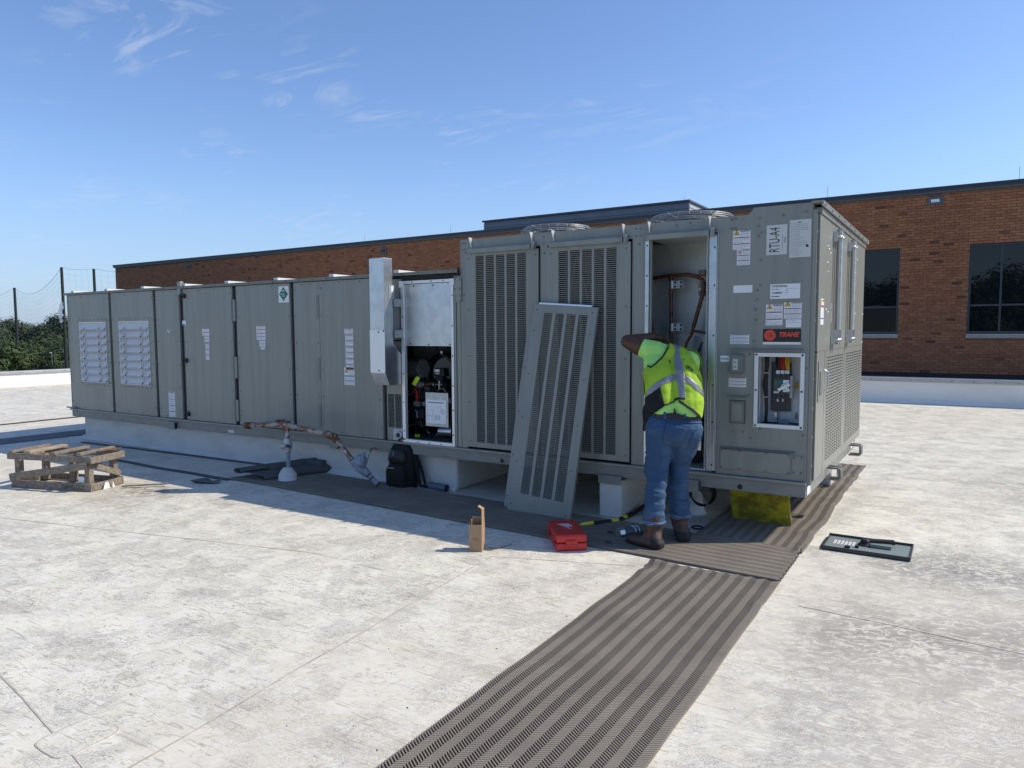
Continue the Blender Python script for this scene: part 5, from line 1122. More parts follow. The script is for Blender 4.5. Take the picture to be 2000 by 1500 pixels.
# ------------------------------------------------------------------ backpack
t = thing('backpack', 'black backpack standing against the curb below the burner opening', 'backpack', (-4.02,.0,0), 0)
def lump(name, secs, matn, parent, n=20, world=True, sq=.62):
    """lofted soft body: sections (z, cx, cy, rx, ry)"""
    b = MB().m(matn); vs = []
    for z,cx_,cy_,rx,ry in secs:
        for k in range(n):
            q = 2*pi*k/n; cq, sq_ = cos(q), sin(q); vs.append((cx_+rx*math.copysign(abs(cq)**sq,cq), cy_+ry*math.copysign(abs(sq_)**sq,sq_), z))
    m_ = len(secs); b.add(vs, [(i*n+j,i*n+(j+1)%n,(i+1)*n+(j+1)%n,(i+1)*n+j) for i in range(m_-1) for j in range(n)], True)
    b.add(vs[:n], [tuple(range(n-1,-1,-1))]); b.add(vs[-n:], [tuple(range(n))]); return b.build(name, parent)
lump('body', [(.004,-4.02,.0,.155,.075),(.02,-4.02,.0,.165,.085),(.15,-4.02,.0,.17,.09),(.30,-4.02,.01,.165,.085),(.40,-4.02,.015,.15,.075),(.455,-4.02,.02,.12,.06),(.475,-4.02,.025,.07,.035)], 'blackcloth', t)
lump('front_pocket', [(.02,-4.03,-.09,.12,.045),(.05,-4.03,-.095,.13,.05),(.18,-4.03,-.095,.13,.05),(.235,-4.03,-.085,.11,.03),(.25,-4.03,-.08,.08,.015)], 'blackcloth', t)
lump('upper_pocket', [(.265,-4.03,-.07,.11,.03),(.29,-4.03,-.08,.12,.035),(.36,-4.03,-.075,.11,.035),(.40,-4.03,-.06,.08,.02)], 'black', t)
b = MB().m('black'); b.tube([(-4.07,.0,.46),(-4.06,-.01,.505),(-4.0,-.01,.515),(-3.95,0,.50),(-3.945,.01,.455)], .009, 8); b.build('carry_handle', t)
b = MB().m('blackcloth'); b.tube([(-3.90,.04,.42),(-3.84,.0,.30),(-3.82,.0,.15),(-3.80,.02,.03),(-3.72,.03,.025),(-3.70,.06,.03)], [.022,.024,.02,.016,.018,.02], 8); b.tube([(-3.87,.03,.36),(-3.80,.04,.2),(-3.76,.05,.04)], .014, 6); b.build('shoulder_strap', t)
b = MB().m('galv_dull'); b.box(-4.10,-4.02,-.1465,-.145,.215,.222); b.box(-4.055,-4.049,-.118,-.116,.37,.39); b.tube([(-4.052,-.119,.365),(-4.052,-.121,.34)], .003, 5); b.build('zip_pull', t)
# loose pvc coupling
b = MB().m('pvc'); p = Vector((-3.70,.05,.04)); q = Vector((-3.46,.02,.04)); b.tube([p,q], .037, 18); b.m('ink').tube([q,q+Vector((.001,0,0))], .030, 16); b.lathe(tuple(q), [(.037,0),(.038,.002),(.030,.002),(.030,-.03)], 18, tuple((q-p).normalized()))
tag(b.build('pvc_pipe_piece'), 'short dark blue grey pipe piece by the right end of the curb', 'pipe piece')
# pipe caulk debris behind gas pipe
# ------------------------------------------------------------------ removed louvre panel leaning on the unit
bl = Vector((-2.52,-.335,.0)); br = Vector((-1.838,-.335,.0)); tl_ = Vector(A(1048,597,-.062)); tr_ = Vector(A(1163,597,-.062))
xm_b = (bl.x+br.x)/2; 
t = thing('louvred_panel', 'removed louvred metal panel leaning against the condenser panels', 'panel', (-2.18,-.335,0))
Ox = (tr_-tl_).normalized(); H_ = ((tl_+tr_)/2-(bl+br)/2); hh = H_.length; Oz = H_.normalized(); Oy = Oz.cross(Ox).normalized(); Ox = Oy.cross(Oz).normalized()
LM = Matrix((Ox,Oy,Oz)).transposed().to_4x4(); LM.translation = (bl+br)/2
wd = .645
def lp(f, name, **k):
    b = MB(); b.T = LM; f(b); return b.build(name, t, **k)
cz0, cz1 = .17, hh-.075; cx0, cx1 = -.205, .235
def fr_(b):
    b.m('paint_lean'); b.box(-wd/2,cx0,0,.004,0,hh); b.box(cx1,wd/2,0,.004,0,hh); b.box(cx0,cx1,0,.004,0,cz0); b.box(cx0,cx1,0,.004,cz1,hh); b.box(wd/2-.003,wd/2,.004,.03,0,hh); b.box(-wd/2,wd/2,.004,.03,0,.003); b.box(-wd/2,wd/2,.004,.03,hh-.003,hh)
mat('paint_lean', (.245,.252,.226), .42, noise_scale=2.2, noise_amt=.14, stretch=(3,3,.6)); mat('slat_lean', (.245,.252,.226), .42)
fo_ = lp(fr_, 'panel_sheet')
def sl_(b):
    b.m('slat_lean'); ncol, gap = 4, .030; cw = ((cx1-cx0)-(ncol-1)*gap)/ncol; pitch = .0177; n = int((cz1-cz0)/pitch)
    for c in range(ncol):
        a = cx0+c*(cw+gap); e = a+cw
        for r in range(n):
            z = cz0+(r+.5)*(cz1-cz0)/n
            b.add([(a,.002,z-pitch*.26),(e,.002,z-pitch*.26),(e,-.002,z),(a,-.002,z),(a,.012,z+pitch*.34),(e,.012,z+pitch*.34)], [(0,1,2,3),(3,2,5,4)])
        if c < ncol-1: b.box(e,e+gap,-.001,.006,cz0,cz1)
lp(sl_, 'louvre_slat', kind='stuff')
lp(lambda b: b.m('paint_lean').box(-wd/2-.045,-wd/2-.001,.012,.016,.02,hh-.18), 'side_flange', kind=None)
lp(lambda b: b.m('bright').box(-wd/2+.05,wd/2-.06,-.003,.02,hh+.001,hh+.016), 'top_flange')
def hl_(b):
    b.m('ink')
    for x in (-wd/2+.035, wd/2-.045):
        for z in (.06,.45,.85,1.25,1.65,hh-.05): b.lathe((x,-.0002,z), [(.0065,0),(.0065,.001)], 8, (0,-1,0))
    for z in (.12,.5,.9,1.3): b.lathe((-wd/2-.02,.0118,z), [(.006,0),(.006,.001)], 8, (0,-1,0))
lp(hl_, 'screw_hole', kind='stuff')

# ------------------------------------------------------------------ red tool case
t = thing('tool_case', 'red plastic power tool case with white logo lying on the mat edge', 'case', (-1.54,-1.156,0), math.atan2(.62,.78))
CM = WORLD[t.name]
def cs(f, name, **k):
    b = MB(); b.T = CM; f(b); return b.build(name, t, **k)
cw_, cd_, ch_ = .235, .43, .125
cs(lambda b: b.m('case_red').box(0,cw_,.0,cd_,.002,.060), 'lower_shell', bevel=.012)
cs(lambda b: b.m('case_red').box(0,cw_,.0,cd_,.063,ch_), 'lid', bevel=.016)
def rb(b):
    b.m('case_red')
    for x in (.07,.155): b.box(x,x+.006,-.004,-.0005,.012,.115)
    b.box(.076,.155,-.008,-.0005,.055,.085); b.box(.085,.146,-.012,-.008,.062,.078)
    for y in (.06,.30): b.box(-.006,-.0005,y,y+.07,.035,.09)
    for y in (.02,.40): b.box(.02,.215,y,y+.008,ch_+.0003,ch_+.003)
cs(rb, 'latch', bevel=.002)
def lgo(b):
    b.m('white'); z = ch_+.0006
    b.add([(.09,.16,z),(.105,.16,z),(.205,.225,z),(.205,.235,z)],[(0,1,2,3)]) if False else None
    # two bolt strokes and a word block, like the lightning style mark in the photo
    b.add([(.060,.315,z),(.075,.315,z),(.150,.160,z),(.142,.160,z)],[(0,1,2,3)]); b.add([(.082,.315,z),(.120,.315,z),(.158,.200,z),(.145,.235,z),(.135,.215,z),(.122,.255,z)],[(0,1,2,3,4,5)]); b.add([(.128,.315,z),(.150,.315,z),(.170,.235,z),(.160,.225,z)],[(0,1,2,3)])
cs(lgo, 'logo')
# ------------------------------------------------------------------ cardboard box with upright flap
p = Vector((-2.075,-1.42,0)); t = thing('cardboard_box', 'small brown cardboard box standing open on the membrane with one flap up', 'box', tuple(p), math.atan2(.35,.93))
CM = WORLD[t.name]
def cb(f, name, **k):
    b = MB(); b.T = CM; f(b); return b.build(name, t, **k)
bw_, bh_ = .098, .205
def walls(b):
    b.m('card'); h = bw_/2; e = .003
    b.box(-h,h,-h,-h+e,0,bh_); b.box(-h,h,h-e,h,0,bh_+.035); b.box(-h,-h+e,-h+e,h-e,0,bh_+.02); b.box(h-e,h,-h+e,h-e,0,bh_); b.box(-h+e,h-e,-h+e,h-e,.0,.004)
cb(walls, 'box_body')
def flap(b):
    b.m('card'); h = bw_/2; b.box(h-.004,h-.001,-h+.01,h-.01,bh_+.0005,bh_+.115); b.add([(h-.003,-h+.02,bh_+.115),(h-.003,h-.02,bh_+.115),(h-.035,h-.025,bh_+.135),(h-.035,-h+.025,bh_+.135)],[(0,1,2,3)])
cb(flap, 'flap')
ct = WORLD[t.name]
for k,(s_,z_) in enumerate((('FRAGILE',.098),('HANDLE WITH CARE',.088),('THIS SIDE UP',.079))): pass
def prt(b):
    b.m('ink_red')
    for z_, w_ in ((.104,.010),(.096,.034),(.089,.038),(.082,.022)):
        x = -w_/1.5
        while x < w_/1.5: b.add([(x,-.0496,z_),(x+.004,-.0496,z_),(x+.004,-.0496,z_+.004),(x,-.0496,z_+.004)],[(0,1,2,3)]); x += .0055
cb(prt, 'printed_marks')
tag(MB().m('ink').tube([at_z(955,1068,.004),at_z(965,1072,.004),at_z(978,1070,.004),at_z(1000,1062,.006)], .002, 5).build('wire_scrap'), 'thin black wire scrap on the membrane between the box and red case', 'wire')
# ------------------------------------------------------------------ disconnect lid lying on the roof
t = thing('disconnect_cover', 'grey disconnect door with black rotary handle lying face up on the roof', 'cover', (.13,-.07,0), math.atan2(.0,.58))
CM = WORLD[t.name]
def cl(f, name, **k):
    b = MB(); b.T = CM; f(b); return b.build(name, t, **k)
def tray(b):
    b.m('lid_edge'); w, d = .585, .365
    b.box(0,w,0,.010,.004,.032); b.box(0,w,d-.010,d,.004,.038); b.box(0,.012,.0101,d-.0101,.004,.026); b.box(w-.012,w,.0101,d-.0101,.004,.030); b.box(-.014,-.0005,.05,d-.05,.002,.018)
cl(tray, 'cover_rim', bevel=.003)
cl(lambda b: b.m('lid_green').box(.0125,.572,.0105,.354,.012,.020), 'cover_plate')
def hd(b):
    b.m('black'); b.lathe((.275,.21,.0205), [(.055,0),(.055,.006),(.042,.012),(.034,.030),(.030,.045),(.0,.050)], 22); b.bar((.27,.215,.052),(.465,.275,.052),.052,.030); 
cl(hd, 'rotary_handle', bevel=.006)
def lbl(b):
    for k in range(6):
        x = .055+k*.026; b.m('label').box(x,x+.020,.14,.245,.0205,.0215); b.m('ink_red').box(x,x+.003,.14,.245,.0217,.022); b.m('ink_grey')
        for q in range(5): b.box(x+.006,x+.016,.15+q*.018,.156+q*.018,.0217,.022)
cl(lbl, 'warning_label')
def sm(b):
    b.m('ink'); b.box(.15,.185,.06,.085,.0205,.035); b.box(.158,.17,.05,.095,.0205,.030); b.box(.215,.24,.095,.115,.0205,.038); b.tube([(.30,.145,.0215),(.44,.16,.0215)], .003, 5); b.m('lid_green').box(.31,.45,.165,.23,.0205,.045)
cl(sm, 'latch')
# ------------------------------------------------------------------ yellow board under the unit
YM = Matrix.Translation((-.425,.43,.005)) @ Matrix.Rotation(radians(-3), 4, 'Z') @ Matrix.Rotation(radians(18), 4, 'X')
b = MB().m('yellow_board'); b.T = YM; b.box(-.245,.245,0,.014,0,.33); tag(b.build('yellow_board', bevel=.003), 'dirty yellow board leaning under the right end of the unit', 'board')
# ------------------------------------------------------------------ pry bar / hose with yellow ends, coupling, rings
t = thing('black_hose', 'black hose with yellow tape and yellow tip beside the support block', 'hose', (-1.5,-.2,0))
b = MB().m('black'); b.tube([at_z(1160,1022,.03),at_z(1185,1019,.02),at_z(1210,1015,.02),at_z(1238,1002,.02),at_z(1262,985,.05),at_z(1285,970,.12)], .018, 10); b.build('tube', t)
MB().m('yellow_paint').tube([at_z(1132,1026,.012),at_z(1140,1024,.022),at_z(1160,1021,.03)], [.008,.016,.018], 8).build('yellow_tip', t)
MB().m('yellow_paint').tube([at_z(1194,1018,.02),at_z(1207,1016,.02)], .0195, 10).build('yellow_tape', t)
MB().m('yellow_paint').tube([at_z(1215,1012,.021),at_z(1222,1009,.021)], .0205, 10).build('yellow_tape', t)
cA = at_z(1207,1041,.045); cB = at_z(1252,1034,.045)
t = thing('hose_coupling', 'dark hose coupling with steel end lying beside the left boot', 'coupling', (cA.x,cA.y,0))
d = (cB-cA); b = MB().m('pvc'); b.tube([cA+d*.2,cA+d*.62], .036, 16); b.tube([cA+d*.62,cA+d*1.0], .030, 16); b.build('body', t)
b = MB().m('steel'); b.tube([cA,cA+d*.2], .042, 8, True, False); b.ring(tuple(cA+d*.66), .036, .008, 16, 6, tuple(d)); b.ring(tuple(cA+d*.82), .034, .007, 16, 6, tuple(d)); b.build('steel_nut', t)
for k,(px,py,r,lb_) in enumerate(((1362,1030,.045,'flat black ring near the right boot'),(1192,1040,.022,'small black ring left of the coupling'),(1188,1059,.024,'thin black ring on the mat in front of the boot'))):
    p = at_z(px,py,.02); tag(MB().m('black').ring(tuple(p), r, .004 if k else .008, 20, 6, (0,0,1)).build('rubber_ring'), lb_, 'ring')
p = at_z(980,1012,.022)
# drain stack under the unit behind the man
t = thing('roof_drain_stack', 'pale pipe boot with looped black cables in shadow under the unit', 'pipe boot', (-1.04,.52,0))
b = MB().m('curb'); b.lathe((-1.04,.52,.0), [(.12,0),(.10,.02),(.085,.10),(.08,.105),(.075,.17),(.06,.175),(.055,.24)], 20); b.build('boot', t)
b = MB().m('black')
for k in range(4): b.ring((-.93,.40,.20+k*.01), .10+.01*k, .007, 22, 6, (.6,-.6,.25+k*.12))
b.m('steel').tube([(-.98,.42,.28),(-.86,.34,.12)], .004, 5); b.build('cable_loop', t)
# white rag hanging on the far left corner
b = MB().m('plastic_bag'); vs = []; rn = random.Random(8)
for i in range(9):
    for j in range(5):
        z = 2.12-i*.040; wv = .04+.07*sin(pi*min(1,i/7))*1.0; vs.append((-10.76-.035*i*(.25)-.02-wv*(j/4.)*1.25+.03*noise.noise(Vector((i*.7,j*.9,1))), -.02+.05*noise.noise(Vector((i*.9,j*1.3,4))), z+.02*noise.noise(Vector((i,j,7)))))
b.add(vs, [(i*5+j,(i+1)*5+j,(i+1)*5+j+1,i*5+j+1) for i in range(8) for j in range(4)], True); rg = b.build('plastic_rag'); tag(rg, 'white plastic rag fluttering at the far left top corner of the unit', 'rag')
so_ = rg.modifiers.new('thick','SOLIDIFY'); so_.thickness = .003
# small stones and debris scattered on the membrane
b = MB().m('ink'); rn = random.Random(21)
for k in range(90):
    if k < 50: x, y = rn.uniform(-4,-.9), rn.uniform(-5,-1.2)
    else: x, y = rn.uniform(-9,4), rn.uniform(-4,8)
    if -10.6 < x < 0 and .1 < y < 3: continue
    s = rn.uniform(.002,.006); b.add([(x-s,y,.0),(x+s*.3,y-s,.0),(x+s,y+s*.4,.0),(x,y+s,.0),(x,y,s)], [(0,1,4),(1,2,4),(2,3,4),(3,0,4)])
tag(b.build('grit'), kind='stuff')
# ------------------------------------------------------------------ the technician
person = thing('person', 'person in hi-vis vest, blue jeans and brown boots leaning into the open compartment', 'person', (-.95,-.55,0))
LAT = Vector((.94,.33,0)).normalized(); FWD = Vector((-.33,.94,0)).normalized()
def capsule(b, p0, p1, r0, r1, n=14, rings=4):
    p0 = Vector(p0); p1 = Vector(p1); d = p1-p0; L_ = d.length; z = d.normalized() if L_ > 1e-5 else Vector((0,0,1)); x = z.orthogonal().normalized(); y = z.cross(x); prof = []
    for i in range(rings+1):
        q = -pi/2+pi/2*i/rings; prof.append((r0*cos(q), r0*sin(q)))
    for i in range(rings+1):
        q = pi/2*i/rings; prof.append((r1*cos(q), L_+r1*sin(q)))
    vs = [p0+z*h+(x*cos(2*pi*j/n)+y*sin(2*pi*j/n))*max(r,1e-4) for r,h in prof for j in range(n)]; k = len(prof)
    b.add(vs, [(i*n+j,i*n+(j+1)%n,(i+1)*n+(j+1)%n,(i+1)*n+j) for i in range(k-1) for j in range(n)]+[tuple(range(n-1,-1,-1)),tuple(range((k-1)*n,k*n))])
def chain(b, pts, rs):
    for i in range(len(pts)-1): capsule(b, pts[i], pts[i+1], rs[i], rs[i+1])
def remesh(fill, voxel, smooth, disp=None):
    b = MB().m('skin'); fill(b); me = b.mesh('tmp', Matrix.Identity(4)); o = bpy.data.objects.new('tmp', me); S.collection.objects.link(o)
    r = o.modifiers.new('r','REMESH'); r.mode = 'VOXEL'; r.voxel_size = voxel
    if smooth: s = o.modifiers.new('s','SMOOTH'); s.factor = .6; s.iterations = smooth
    dg = bpy.context.evaluated_depsgraph_get(); dg.update(); out = bpy.data.meshes.new_from_object(o.evaluated_get(dg)); bpy.data.objects.remove(o)
    if disp:
        ns = [v.normal.copy() for v in out.vertices]
        for v, n_ in zip(out.vertices, ns): v.co += n_*disp(v.co)
        out.update()
    return out
def put(me, name, matn, parent, shade=True):
    me.materials.clear(); me.materials.append(MATS[matn]); me.name = name
    M = WORLD[parent.name]; me.transform(M.inverted())
    if shade: me.polygons.foreach_set('use_smooth', [True]*len(me.polygons))
    o = bpy.data.objects.new(name, me); S.collection.objects.link(o); o.parent = parent; WORLD[o.name] = M; return o
def shell(src, pred, off, name, matn, parent, thick=.003):
    """cut the faces of a body mesh that satisfy pred and lift them off as a garment piece"""
    vmap = {}; vs = []; fs = []
    for f in src.polygons:
        if pred(f.center, f.normal):
            q = []
            for vi in f.vertices:
                if vi not in vmap: vmap[vi] = len(vs); v = src.vertices[vi]; vs.append(v.co+v.normal*off)
                q.append(vmap[vi])
            fs.append(q)
    me = bpy.data.meshes.new(name); me.from_pydata([tuple(v) for v in vs], [], fs); me.update()
    o = put(me, name, matn, parent); s = o.modifiers.new('thick','SOLIDIFY'); s.thickness = thick; s.offset = 1
    sm_ = o.modifiers.new('soft','SMOOTH'); sm_.iterations = 3; sm_.factor = .5
    return o
def folds(amt, sc, st=(1,1,1)):
    return lambda p: amt*(noise.noise(Vector((p.x*sc*st[0],p.y*sc*st[1],p.z*sc*st[2])))+.5*noise.noise(Vector((p.x*sc*2.2*st[0]+3,p.y*sc*2.2,p.z*sc*2.2*st[2]))))
Yp = lambda px, py, Y: at_y(px, py, Y)
# skeleton (positions read off the photo and set at their depth)
PEL = Yp(1318,832,-.55); WAI = Yp(1317,790,-.53); CH = Yp(1313,742,-.46); UB = Yp(1303,700,-.36); NK = Vector((UB.x-.03, -.20, UB.z+.01)); HD = Vector((UB.x-.06, -.03, UB.z-.05))
shL = Yp(1282,688,-.38); shR = UB+LAT*.17+FWD*.10+Vector((0,0,-.03)); elL = Yp(1226,667,-.44); wrL = Vector((elL.x+.13,-.22,elL.z+.035)); haL = wrL+Vector((.06,.12,-.02))
elR = shR+FWD*.20+Vector((.0,0,-.18)); wrR = elR+FWD*.12-LAT*.18+Vector((0,0,.10)); haR = wrR+FWD*.08-LAT*.05
hipL = PEL-LAT*.098+Vector((0,0,-.03)); hipR = PEL+LAT*.098+Vector((0,0,-.03))
knL = Yp(1284,918,-.62); anL = Yp(1277,1028,-.70); knR = Yp(1325,908,-.46); anR = Yp(1327,1012,-.40)
heL = at_z(1285,1066,.04); toL = at_z(1228,1052,.04); heR = at_z(1334,1052,.04); toR = heR+Vector((-.06,.17,0))
def fingers(b, w, h, side, up=Vector((0,0,1))):
    f = (h-w).normalized(); s = f.cross(up).normalized()*side; palm = w+f*.05; capsule(b, w, palm, .026, .036); capsule(b, w+f*.03-s*.018, w+f*.075-s*.018, .018, .018); capsule(b, w+f*.03+s*.018, w+f*.075+s*.018, .018, .018)
    for k,(o,l) in enumerate(((-.030,.062),(-.010,.074),(.010,.070),(.030,.056))):
        a = w+f*.085+s*o; m_ = a+f*l*.55-up*.012; e = m_+f*l*.35-up*.030; chain(b, [a,m_,e], [.0105,.0095,.0080])
    a = w+f*.03-s*.03; chain(b, [a, a+f*.03-s*.025, a+f*.062-s*.028-up*.01], [.014,.012,.010])
def bodyfill(b):
    chain(b, [PEL,WAI,CH,UB,NK,HD], [.085,.085,.09,.085,.055,.075]); capsule(b, HD+Vector((0,0,.0)), HD+FWD*.06+Vector((0,0,-.05)), .092, .080)
    f_ = (FWD*.7+Vector((0,0,-.7))).normalized(); capsule(b, HD+f_*.11, HD+f_*.125, .016, .012); 
    for s_ in (-1,1): capsule(b, HD+LAT*.088*s_-Vector((0,0,.01)), HD+LAT*.095*s_+Vector((0,0,.015)), .016, .014)
    capsule(b, shL, shR, .065, .06); chain(b, [shL,elL,wrL], [.066,.056,.036]); chain(b, [shR,elR,wrR], [.062,.046,.034])
    capsule(b, Yp(1250,679,-.40), elL+(Yp(1250,679,-.40)-elL)*.15, .068, .058); fingers(b, wrL, haL, 1); fingers(b, wrR, haR, -1)
    for h,k,a in ((hipL,knL,anL),(hipR,knR,anR)): chain(b, [h,k,a], [.09,.058,.042])
body = put(remesh(bodyfill, .0075, 6), 'body', 'skin', person)
def hairfill(b): capsule(b, HD+FWD*-.012+Vector((0,0,.03)), HD+Vector((0,0,.035))+FWD*.03, .089, .082)
put(remesh(hairfill, .012, 3), 'hair', 'hair', body)
# jeans
def jf(b):
    for s_, h, k, a in ((-1,hipL,knL,anL),(1,hipR,knR,anR)):
        top = PEL+LAT*.085*s_+Vector((0,0,.06)); chain(b, [top, h+Vector((0,-.02,0)), h.lerp(k,.45), k, k.lerp(a,.45)+Vector((0,-.015,0)), a+Vector((0,0,.03))], [.098,.118,.106,.080,.077,.080])
    capsule(b, PEL-LAT*.07+Vector((0,.0,.065)), PEL+LAT*.07+Vector((0,0,.065)), .105, .105); capsule(b, PEL-LAT*.085-FWD*.045-Vector((0,0,.03)), PEL+LAT*.085-FWD*.045-Vector((0,0,.03)), .10, .10)
    capsule(b, Yp(1282,900,-.60), Yp(1280,925,-.62), .092, .086)
def jd(p):
    k = folds(.010, 9, (1,1,2.6))(p); low = max(0, min(1, (.75-p.z)/.3)); kn = gauss(p.z,.52,.09)+gauss(p.z,.16,.08)
    return k*(.5+.9*low) + .0035*kn*sin(p.z*80+8*noise.noise(p*6)) 
jm = remesh(jf, .0085, 7, jd)
bm_z = PEL.z+.105
for v in jm.vertices:      # clean waistband and hems
    top = bm_z - .10*(v.co-PEL).dot(LAT)*.7
    if v.co.z > top: v.co.z = top
    if v.co.z < .20: v.co.z = .20+.016*noise.noise(v.co*14)
jsrc = jm.copy(); jeans = put(jm, 'jeans', 'jeans', person)
def inpoly(x, y, poly):
    c = False; n = len(poly)
    for i in range(n):
        x1,y1 = poly[i]; x2,y2 = poly[(i+1)%n]
        if (y1 > y) != (y2 > y) and x < (x2-x1)*(y-y1)/(y2-y1)+x1: c = not c
    return c
def on_back(poly):
    def f(c, n_):
        if n_.dot(CAM_POS-c) < 0: return False
        x, y = to_px(c); return inpoly(x, y, poly)
    return f
ZM = lambda pts: [(1180+x*.32, 620+y*.32) for x,y in pts]       # figure enlargement -> photo pixels
ZN = lambda pts: [(1200+x*.13333, 630+y*.13333) for x,y in pts]
shell(jsrc, on_back(ZM([(382,640),(505,680),(490,745),(440,810),(352,760)])), .004, 'back_pocket', 'jeans', jeans)
shell(jsrc, on_back(ZM([(545,700),(588,685),(575,765),(525,800),(520,760)])), .004, 'back_pocket', 'jeans', jeans)
shell(jsrc, lambda c,n_: c.z < .222, .004, 'hem', 'jeans_worn', jeans, .004)
shell(jsrc, lambda c,n_: bm_z-.062 < c.z+.07*(c-PEL).dot(LAT) < bm_z-.048, .003, 'waistband_seam', 'jeans', jeans, .003)
shell(jsrc, lambda c,n_: bm_z-.038 < c.z+.07*(c-PEL).dot(LAT) < bm_z-.004, .006, 'belt', 'belt', person, .004)
for lx in ((362,380),(484,500),(558,566)): shell(jsrc, on_back(ZM([(lx[0],565),(lx[1],565),(lx[1],620),(lx[0],620)])), .012, 'belt_loop', 'jeans', jeans, .003)
# t-shirt
def tf(b):
    for s_ in (-1,1):
        chain(b, [PEL+LAT*.085*s_+Vector((0,0,.10)), WAI+LAT*.085*s_, CH+LAT*.085*s_, UB+LAT*.09*s_-Vector((0,0,.02))], [.108,.122,.125,.098])
        chain(b, [WAI+LAT*.06*s_+FWD*.05, CH+LAT*.06*s_+FWD*.06], [.10,.11])
    capsule(b, shL+Vector((.03,0,-.01)), shR, .085, .085); chain(b, [shL, shL.lerp(Yp(1256,679,-.40),.6), Yp(1257,680,-.40)], [.088,.080,.076]); chain(b, [shR, shR.lerp(elR,.5)], [.085,.075])
    capsule(b, UB, NK, .10, .065); capsule(b, Yp(1272,712,-.38), Yp(1280,690,-.38), .05, .07)
def td(p): return folds(.007, 11, (1,1,1))(p)
tm = remesh(tf, .0052, 9, td)
cut = Yp(1252,680,-.40); cd = (elL-shL).normalized()
for v in tm.vertices:
    if (v.co-cut).dot(cd) > 0: v.co -= cd*(v.co-cut).dot(cd)
    low = bm_z-.015 - .07*(v.co-PEL).dot(LAT)
    if v.co.z < low: v.co.z = low
tsrc = tm.copy(); put(tm, 'tshirt', 'tshirt', person)
# vest
def side_of(c): return (c-CH).dot(LAT)
vest_poly = ZN([(690,215),(780,215),(870,240),(950,340),(1060,440),(1180,620),(1270,790),(1300,1000),(1320,1200),(1345,1450),(1290,1460),(1150,1290),(955,1150),(940,1110),(730,1220),(670,940),(480,1090),(460,900),(430,720),(490,640),(550,675),(640,600),(770,440),(800,330),(765,240)])
def vp_(c, n_):
    if (c-cut).dot(cd) > -.10 and (c-CH).dot(LAT) < -.17 and c.z > CH.z+.02: return False
    if n_.dot(CAM_POS-c) > 0: x, y = to_px(c); return inpoly(x, y, vest_poly)
    return c.z > PEL.z+.17 and (c-NK).dot(FWD) < .03 and c.z < UB.z+.10
vest = shell(tsrc, vp_, .009, 'vest', 'vest', person, .004)
def band(poly, name, m_, off=.0145, th=.002): return shell(tsrc, on_back(ZN(poly)), off, name, m_, vest, th)
band([(820,265),(860,245),(950,345),(965,500),(1000,620),(1025,760),(1035,1000),(1045,1120),(965,1110),(945,1000),(915,800),(895,650),(870,400)], 'reflective_strip', 'reflective')
band([(485,1090),(520,970),(640,870),(760,800),(910,762),(915,855),(770,890),(650,960),(560,1040)], 'reflective_strip', 'reflective', .0142)
band([(1028,770),(1120,840),(1215,930),(1285,1030),(1285,1095),(1200,1010),(1110,930),(1032,860)], 'reflective_strip', 'reflective', .0142)
band([(1290,1220),(1330,1300),(1335,1400),(1285,1350)], 'reflective_strip', 'reflective', .0142)
band([(765,235),(800,300),(795,380),(740,490),(640,610),(560,678),(520,672),(490,640),(505,630),(550,655),(625,590),(720,475),(775,375),(780,300)], 'vest_trim', 'black', .0125)
band([(728,1205),(940,1100),(1040,1110),(1035,1140),(960,1135),(735,1225)], 'vest_trim', 'black', .0135)
band([(955,1135),(1150,1265),(1260,1390),(1310,1470),(1290,1490),(1240,1410),(1136,1305),(952,1172)], 'vest_trim', 'black', .0135)
mat('smudge', (.06,.09,.02), .9, noise_scale=50, color2=(.2,.33,.02), fac=(.45,.6))
band([(1030,640),(1075,640),(1150,710),(1130,735),(1050,690)], 'stain', 'smudge', .0132, .0012); band([(1185,760),(1215,800),(1255,880),(1235,865),(1190,800)], 'stain', 'smudge', .0132, .0012); band([(1005,545),(1020,545),(1022,580),(1008,580)], 'stain', 'smudge', .0132, .0012)
shell(tsrc, on_back(ZN([(475,1098),(560,1040),(664,948),(740,1222),(640,1300),(520,1400),(470,1500),(395,1500),(400,1300),(430,1200)])), .0128, 'vest_side_panel', 'blackcloth', vest, .002)
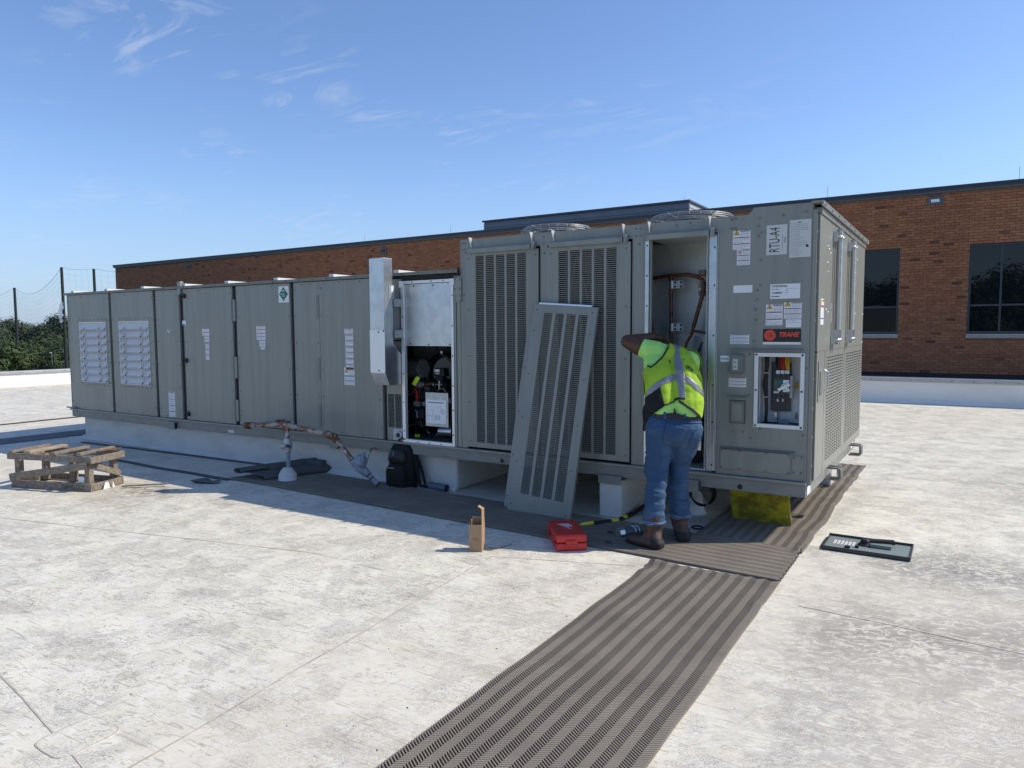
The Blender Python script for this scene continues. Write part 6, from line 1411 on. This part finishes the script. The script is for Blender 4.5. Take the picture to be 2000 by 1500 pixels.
# black flap of the vest hanging at his left side
b = MB().m('blackcloth'); fl_ = ZN([(660,950),(690,1060),(722,1200),(640,1290),(560,1370),(500,1440),(470,1500),(430,1590),(412,1590),(420,1450),(405,1310),(425,1230),(475,1130),(500,1075),(560,1030)])
pts = [at_y(x, y, -.50-.0*(x)) for x, y in fl_]; yb = [(-.66 if x > 1280 else -.60 if x > 1262 else -.56) for x,y in fl_]; pts = [at_y(x,y,Y) for (x,y),Y in zip(fl_,yb)]
b.add(pts+[p+Vector((.02,.05,0)) for p in pts], [tuple(range(15)), tuple(range(29,14,-1))]+[(i,(i+1)%15,(i+1)%15+15,i+15) for i in range(15)]); b.build('vest_side_panel', vest)
# glimpse of dark undershirt edge / phone strap skipped; boots
def boot(he, to, an, name, red=False):
    f = (to-he); f.z = 0; f.normalize(); s = Vector((-f.y,f.x,0)); an2 = Vector((an.x,an.y,.0))
    h0 = Vector((he.x,he.y,0)); L_ = .285
    def bf(b):
        for s_ in (-1,1):
            chain(b, [h0+s*.014*s_+Vector((0,0,.052)), h0+f*.10+s*.020*s_+Vector((0,0,.058)), h0+f*.19+s*.022*s_+Vector((0,0,.050)), h0+f*.235+s*.016*s_+Vector((0,0,.046))], [.036,.038,.036,.032])
        chain(b, [h0+f*.02+Vector((0,0,.07)), Vector((an2.x,an2.y,.14)), Vector((an2.x,an2.y,.20))], [.048,.062,.072]); capsule(b, Vector((an2.x,an2.y,.20)), Vector((an2.x,an2.y,.25)), .072, .074); capsule(b, h0+f*.11+Vector((0,0,.075)), Vector((an2.x,an2.y,.14)), .038, .050)
    me = remesh(bf, .006, 3, folds(.003, 25)); src = me.copy()
    for v in me.vertices: 
        if v.co.z < .016: v.co.z = .016
    o = put(me, name, 'leather', person)
    shell(src, lambda c,n_: c.z < .042, .006, 'sole', 'sole', o, .004); shell(src, lambda c,n_: c.z < .095 and (c-h0).dot(f) < .035, .004, 'heel_counter', 'sole', o, .003)
    shell(src, lambda c,n_: .175 < c.z < .20, .004, 'collar', 'leather', o, .003)
    if red: shell(src, lambda c,n_: .085 < c.z < .19 and .035 < (c-h0).dot(f) < .075, .003, 'quarter', 'leather_red', o, .002)
    b = MB().m('ink'); p = h0+f*.13+Vector((0,0,.105))
    for k in range(4): q = h0+f*(.10+.02*k)+Vector((0,0,.128-.013*k)); b.tube([q-s*.022, q+Vector((0,0,.008)), q+s*.022], .003, 5)
    b.build('laces', o)
boot(heL, toL, anL, 'boot', True); boot(heR, toR, anR, 'boot')
